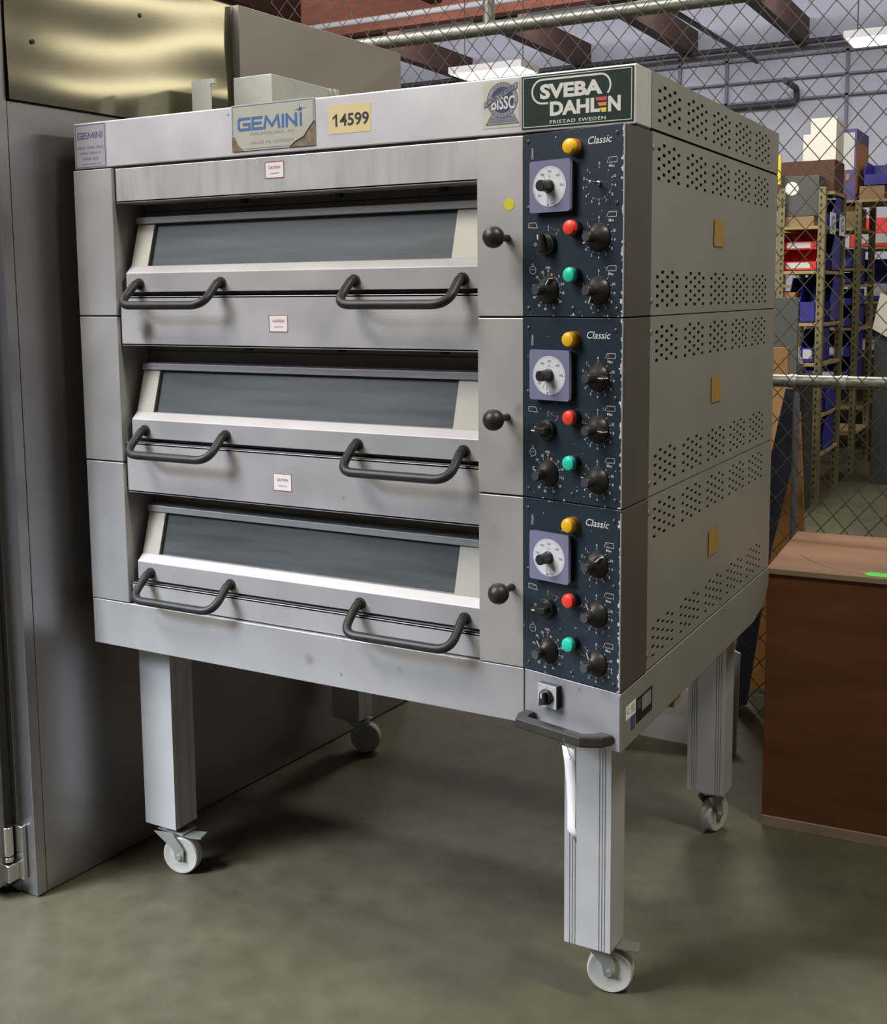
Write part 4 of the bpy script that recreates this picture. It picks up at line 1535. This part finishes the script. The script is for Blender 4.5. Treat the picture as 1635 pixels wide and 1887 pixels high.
# ------------------------------------------------------------------ racks with bins beyond the fence
OLIVE = mat('slotted_angle', (0.23, 0.20, 0.095), 0.6, 0.2, noise=0.1, nscale=12)
SHELFM = mat('shelf_board', (0.40, 0.29, 0.14), 0.7, noise=0.15, nscale=5)
BLUE = mat('blue_bin', (0.030, 0.030, 0.30), 0.45)
REDB = mat('red_bin', (0.75, 0.035, 0.025), 0.45)
LABELW = mat('bin_label', (0.62, 0.62, 0.64), 0.7)
CARD = mat('cardboard', (0.30, 0.20, 0.11), 0.8, noise=0.08, nscale=8)
CARD2 = mat('orange_cardboard', (0.42, 0.21, 0.06), 0.8, noise=0.1, nscale=6)
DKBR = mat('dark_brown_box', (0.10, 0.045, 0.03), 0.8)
GREYM = mat('grey_steel_box', (0.085, 0.092, 0.088), 0.6)


def angle_post(x, y, z1, parent, sx=1, w=0.048):
    m = MB()
    m.box((x - (w if sx > 0 else 0), y, 0), (x + (0 if sx > 0 else w), y + 0.003, z1))
    m.box((x - .0015, y, 0), (x + .0015, y + w, z1))
    m.m = 1
    for k in range(int(z1 / 0.05)):
        z = 0.03 + k * 0.05
        m.box((x - sx * .030 - .006, y - .0012, z), (x - sx * .030 + .006, y - .0002, z + 0.020))
    return m.build('slotted_post', [OLIVE, DARK], parent)


def rack(x0, x1, y0, y1, zs, ztop, label):
    t = empty('storage_rack', ((x0 + x1) / 2, (y0 + y1) / 2, 0), label, 'rack', 'slotted storage racks beyond the fence')
    angle_post(x1, y0, ztop, t)
    angle_post(x0, y0, ztop, t, -1)
    angle_post(x1, y1, ztop, t)
    angle_post(x0, y1, ztop, t, -1)
    for z in zs:
        MB().box((x0 + .004, y0 + .004, z - 0.022), (x1 - .004, y1 - .004, z)).build('shelf', SHELFM, t)
    return t


def bin_(x0, x1, y0, y1, z0, h, mt, label, group, lab=True):
    """open-front stacking bin, front towards -y"""
    t = empty('stacking_bin', ((x0 + x1) / 2, (y0 + y1) / 2, z0), label, 'bin', group)
    m = MB()
    w = 0.006
    fz = z0 + h * 0.45
    m.box((x0, y0, z0), (x1, y1, z0 + w))
    m.box((x0, y1 - w, z0), (x1, y1, z0 + h))
    m.box((x0, y0, z0), (x1, y0 + w, fz))
    for xa, xb in ((x0, x0 + w), (x1 - w, x1)):
        m.prism_x([(y0, z0), (y1, z0), (y1, z0 + h), (y0 + .14, z0 + h), (y0 + .01, fz + .02), (y0, fz)], xa, xb)
    m.build('bin_body', mt, t)
    if lab:
        cx = (x0 + x1) / 2
        lw = min(.12, (x1 - x0) * .32)
        MB().box((cx - lw, y0 - .002, z0 + h * .12), (cx + lw, y0 - .0005, z0 + h * .40)).build('bin_label', LABELW, t)
    return t


XR = 0.525
XL = 0.200
YA0, YA1 = 6.30, 7.02
ra = rack(XL, XR, YA0, YA1, (0.345, 0.625, 0.99, 1.275, 1.64, 1.95), 2.215, 'nearest slotted rack with red bins seen through the fence')
MB().box((XL + .004, 6.62, 2.185), (XR - .004, YA1 - .004, 2.207)).build('shelf', SHELFM, ra)
YB0, YB1 = 7.72, 8.40
rack(-0.62, XR, YB0, YB1, (0.345, 0.75, 1.20, 1.55, 1.68, 2.00), 2.20, 'second slotted rack with blue bins behind the red-bin rack')
YC0, YC1 = 9.3, 10.0
rack(-0.62, XR + .15, YC0, YC1, (0.4, 0.9, 1.4, 1.9), 2.25, 'third slotted rack deepest in the aisle beyond the fence')


def bx(u0_, v0_, u1_, v1_, y, depth, name, mt, label, cat, group=None, zsup=None, ztop=None):
    """box whose front face spans the given photo rectangle at depth y"""
    a, b = at(u0_, v1_, y), at(u1_, v0_, y)
    z0 = a.z if zsup is None else zsup
    m = MB().box((a.x, y, z0), (b.x, y + depth, ztop or b.z))
    return tag(m.build(name, mt, bevel=0.003), label, cat, group), a, b


# things on rack A
RG = 'red bins on the nearest rack'
XE = XR - .060
a = at(1438, 455, 6.36)
bin_(a.x, XE, 6.36, 6.60, 1.642, 0.140, REDB, 'lower of the two stacked red bins', RG)
bin_(a.x, XE, 6.36, 6.60, 1.784, 0.134, REDB, 'upper of the two stacked red bins', RG)
bx(1442, 410, 1500, 426, 6.36, .22, 'cardboard_box', CARD, 'flat cardboard box on the shelf above the red bins', 'box', zsup=1.952, ztop=2.020)
a = at(1441, 330, 6.36)
o = tag(MB().box((a.x, 6.36, 2.022), (XE, 6.60, 2.300)).build('grey_box', GREYM, bevel=.003), 'grey steel box with a round white label on the top shelf', 'box')
t_ = at(1460, 343, 6.36)
m = MB(FRONT(6.36))
m.disc((t_.x, 0.002, 2.215), 0.047, 24)
m.build('round_label', PAPER, o)
m = MB().box((XL - .10, 6.63, 2.209), (XR - .01, 7.0, 2.43))
tag(m.build('long_carton', DKBR), 'long dark brown carton on top of the nearest rack', 'box')
p, q = at(1482, 222, 6.66), at(1540, 300, 6.66)
m = MB().box((p.x, 6.66, 2.432), (min(q.x, XR + .06), 6.95, 2.62))
m.box((p.x + .05, 6.66, 2.62), (min(q.x, XR + .06), 6.95, 2.73))
tag(m.build('white_carton', mat('white_carton', (0.80, 0.77, 0.72), 0.7)), 'white carton sitting on top of the nearest rack', 'box')
# second rack top: board with the violet carton and blue bin
p, q = at(1547, 342, 7.74), at(1580, 240, 7.74)
MB().box((-0.6, 7.722, 2.200), (q.x + .55, 8.38, 2.218)).build('shelf', SHELFM, bpy.data.objects['storage_rack.001'])
z0_ = 2.220
t = empty('violet_carton', ((p.x + q.x) / 2, 8.0, z0_), 'tall violet and orange carton beside the white carton high on the racks', 'box')
VIOB = mat('violet_carton', (0.10, 0.07, 0.24), 0.5)
MB().box((p.x, 7.74, z0_), (q.x, 8.30, z0_ + .56)).build('carton_body', [VIOB], t)
MB().box((q.x, 7.76, z0_ + .05), (q.x + .003, 8.29, z0_ + .46)).build('orange_side', mat('orange_print_box', (0.50, 0.20, 0.06), 0.6), t)
MB().box((p.x + .015, 7.737, z0_ + .24), (q.x - .015, 7.74, z0_ + .53)).build('shipping_label', LABELW, t)
MB().box((p.x + .05, 7.738, z0_ + .16), (q.x - .05, 7.74, z0_ + .21)).build('orange_mark', mat('orange_print_box', (0.50, 0.20, 0.06), 0.6), t)
bx(1584, 300, 1632, 345, 7.80, .4, 'cardboard_box', CARD, 'small pale carton under the high blue bin', 'box', zsup=z0_, ztop=2.33)
a = at(1592, 320, 7.80)
bin_(a.x, a.x + .32, 7.80, 8.25, 2.332, .20, BLUE, 'blue bin high up at the right picture edge', 'blue bins beyond the fence', False)
# below the red bins
BG = 'blue bins beyond the fence'
a = at(1439, 540, 6.36)
b = at(1466, 540, 6.36)
tag(MB().box((a.x, 6.36, 1.277), (b.x, 6.62, 1.49)).build('cardboard_box', CARD2, bevel=.003), 'orange-brown cardboard box left of the slotted post', 'box')
a = at(1473, 560, 6.36)
bin_(a.x, XE, 6.36, 6.62, 1.277, 0.32, BLUE, 'large blue bin right of the orange-brown box', BG, False)
bx(1425, 548, 1472, 632, 5.70, .03, 'panel_board', GREYM, 'grey panel standing in front of the nearest rack', 'board', zsup=0.0)
a = at(1476, 620, 6.36)
bin_(a.x, XE, 6.36, 6.9, 0.992, 0.235, BLUE, 'blue bin with white label under the large blue bin', BG)
bx(1474, 735, 1496, 757, 6.36, .15, 'power_supply', mat('beige_device', (0.32, 0.31, 0.29), .6), 'small beige device on a low shelf of the nearest rack', 'device', zsup=0.627)
bin_(at(1472, 800, 6.36).x, XE, 6.36, 6.48, 0.347, .19, BLUE, 'low blue bin near the bottom of the nearest rack', BG, False)
# shrink-wrapped bundle
pp = [at(1440, 690, 5.98), at(1480, 634, 5.98)]
cx_, cz0, cz1, hw = (pp[0].x + pp[1].x) / 2, pp[0].z, pp[1].z, (pp[1].x - pp[0].x) / 2
m = MB()
m.round = True
na, nb = 20, 14
vs = []
for b in range(nb + 1):
    t_ = b / nb
    base_r = (0.25 + 0.9 * math.sin(PI * min(1, t_ * 0.9 + 0.08)) ** .6) * (1.0 - 0.35 * t_)
    for a in range(na):
        an = 2 * PI * a / na
        rr = base_r * (1 + 0.16 * math.sin(3 * an + t_ * 7) + random.uniform(-.07, .07))
        vs.append((cx_ + hw * rr * math.cos(an), 5.99 + 0.07 * rr * math.sin(an), cz0 + 0.004 + (cz1 - cz0) * t_))
fs = [(b * na + a, b * na + (a + 1) % na, (b + 1) * na + (a + 1) % na, (b + 1) * na + a) for b in range(nb) for a in range(na)]
fs += [tuple(range(na - 1, -1, -1)), tuple(nb * na + k for k in range(na))]
m.add(vs, fs)
pb = m.build('plastic_bag', mat('clear_bag', (0.36, 0.36, 0.37), 0.2, noise=0.2, nscale=20))
tag(pb, 'crumpled clear plastic bag just above the fence rail', 'bag')
m = MB().box((at(1438, 690, 5.88).x, 5.88, 0), (at(1486, 690, 5.88).x, 6.12, cz0 + .002))
tag(m.build('work_stool', mat('dark_stool', (0.04, 0.04, 0.045), .6)), 'dark cabinet that carries the plastic bag', 'cabinet')
bx(1390, 632, 1434, 960, 5.88, .3, 'tall_carton', CARD, 'tall cardboard carton left of the plastic bag', 'box', zsup=0.0)

# blue bins seen from the open rack end (aisle side)
for (ya, yb, z0, h, lab) in ((6.64, 6.98, 1.953, .22, 'blue bin side on the upper shelf right of the slotted post'),
                             (6.64, 6.98, 1.642, .28, 'blue bin side next to the red bins'),
                             (6.64, 6.98, 1.277, .32, 'tall blue bin side below the shelf board right of the slotted post'),
                             (6.55, 6.95, 0.627, .20, 'blue bin on the low shelf right of the slotted post'),
                             (6.50, 6.90, 0.347, .22, 'blue bin with a white strip in the lowest bay')):
    bin_(XL + .01, XE + .045, ya, yb, z0, h, BLUE, lab, BG, False)
for k, (y, lab) in enumerate(((6.55, 'nearer white letter card on the rack end'), (6.90, 'farther white letter card on the rack end'))):
    m = MB(SIDE(XR + .004))
    m.box((y - .10, 0, 1.90), (y + .10, 0.002, 2.05))
    m.m = 1
    m.text('G', y - .055, 1.925, y + .055, 2.03, 0.003, 0.03)
    tag(m.build('letter_card', [PAPER, DIALK]), lab, 'card', 'letter cards on the rack end')
for z0, h, lab in ((1.682, .17, 'blue bin with white label at card height on the second rack'),
                   (1.552, .10, 'shallow blue bin on the second rack'),
                   (1.202, .17, 'lower blue bin with white label on the second rack'),
                   (1.375, .14, 'upper blue bin of the stacked pair on the second rack'),
                   (0.752, .20, 'blue bin with white label below the fence rail on the second rack'),
                   (0.955, .20, 'blue bin at rail height on the second rack')):
    bin_(0.10, XE, 7.80, 8.35, z0, h, BLUE, lab, BG)
tag(MB().box((0.02, 7.79, 2.002), (XE, 8.33, 2.178)).build('cardboard_box', CARD), 'large plain cardboard box on the upper shelf of the second rack', 'box')
for z0, h, mt, lab in ((1.902, .30, REDB, 'red bin on the third rack at the right edge'), (1.402, .4, BLUE, 'tall blue bin on the third rack'),
                       (0.902, .35, BLUE, 'middle blue bin on the third rack')):
    bin_(0.15, XR + .08, 9.37, 9.95, z0, h, mt, lab, BG if mt == BLUE else 'red bins on the far rack')
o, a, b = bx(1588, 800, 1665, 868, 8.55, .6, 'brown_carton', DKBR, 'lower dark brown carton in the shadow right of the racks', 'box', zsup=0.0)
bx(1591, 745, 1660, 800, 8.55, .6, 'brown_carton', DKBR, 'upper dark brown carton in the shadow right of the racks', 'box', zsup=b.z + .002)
p = [at(1623, 540, 7.3), at(1650, 552, 7.3), at(1650, 630, 7.3), at(1608, 606, 7.3)]
m = MB()
m.prism_d([(q.x, q.z) for q in p], 7.3, 7.33)
tag(m.build('cream_panel', mat('cream_panel', (0.72, 0.68, 0.58), .6)), 'tilted cream panel at the right picture edge', 'board')
bx(1604, 560, 1660, 850, 7.332, .35, 'tool_cabinet', mat('dark_cabinet', (0.035, 0.04, 0.045), .6), 'dark tall cabinet behind the tilted cream panel', 'cabinet', zsup=0.0)
a, b = at(1432, 340, 6.28), at(1440, 286, 6.28)
tag(MB().box((a.x, 6.27, a.z), (max(b.x, XL + .01), 6.2985, b.z)).build('yellow_strap', mat('yellow_plastic', (0.75, 0.62, 0.02), .5)), 'yellow strip on the rack post behind the oven back edge', 'strap')
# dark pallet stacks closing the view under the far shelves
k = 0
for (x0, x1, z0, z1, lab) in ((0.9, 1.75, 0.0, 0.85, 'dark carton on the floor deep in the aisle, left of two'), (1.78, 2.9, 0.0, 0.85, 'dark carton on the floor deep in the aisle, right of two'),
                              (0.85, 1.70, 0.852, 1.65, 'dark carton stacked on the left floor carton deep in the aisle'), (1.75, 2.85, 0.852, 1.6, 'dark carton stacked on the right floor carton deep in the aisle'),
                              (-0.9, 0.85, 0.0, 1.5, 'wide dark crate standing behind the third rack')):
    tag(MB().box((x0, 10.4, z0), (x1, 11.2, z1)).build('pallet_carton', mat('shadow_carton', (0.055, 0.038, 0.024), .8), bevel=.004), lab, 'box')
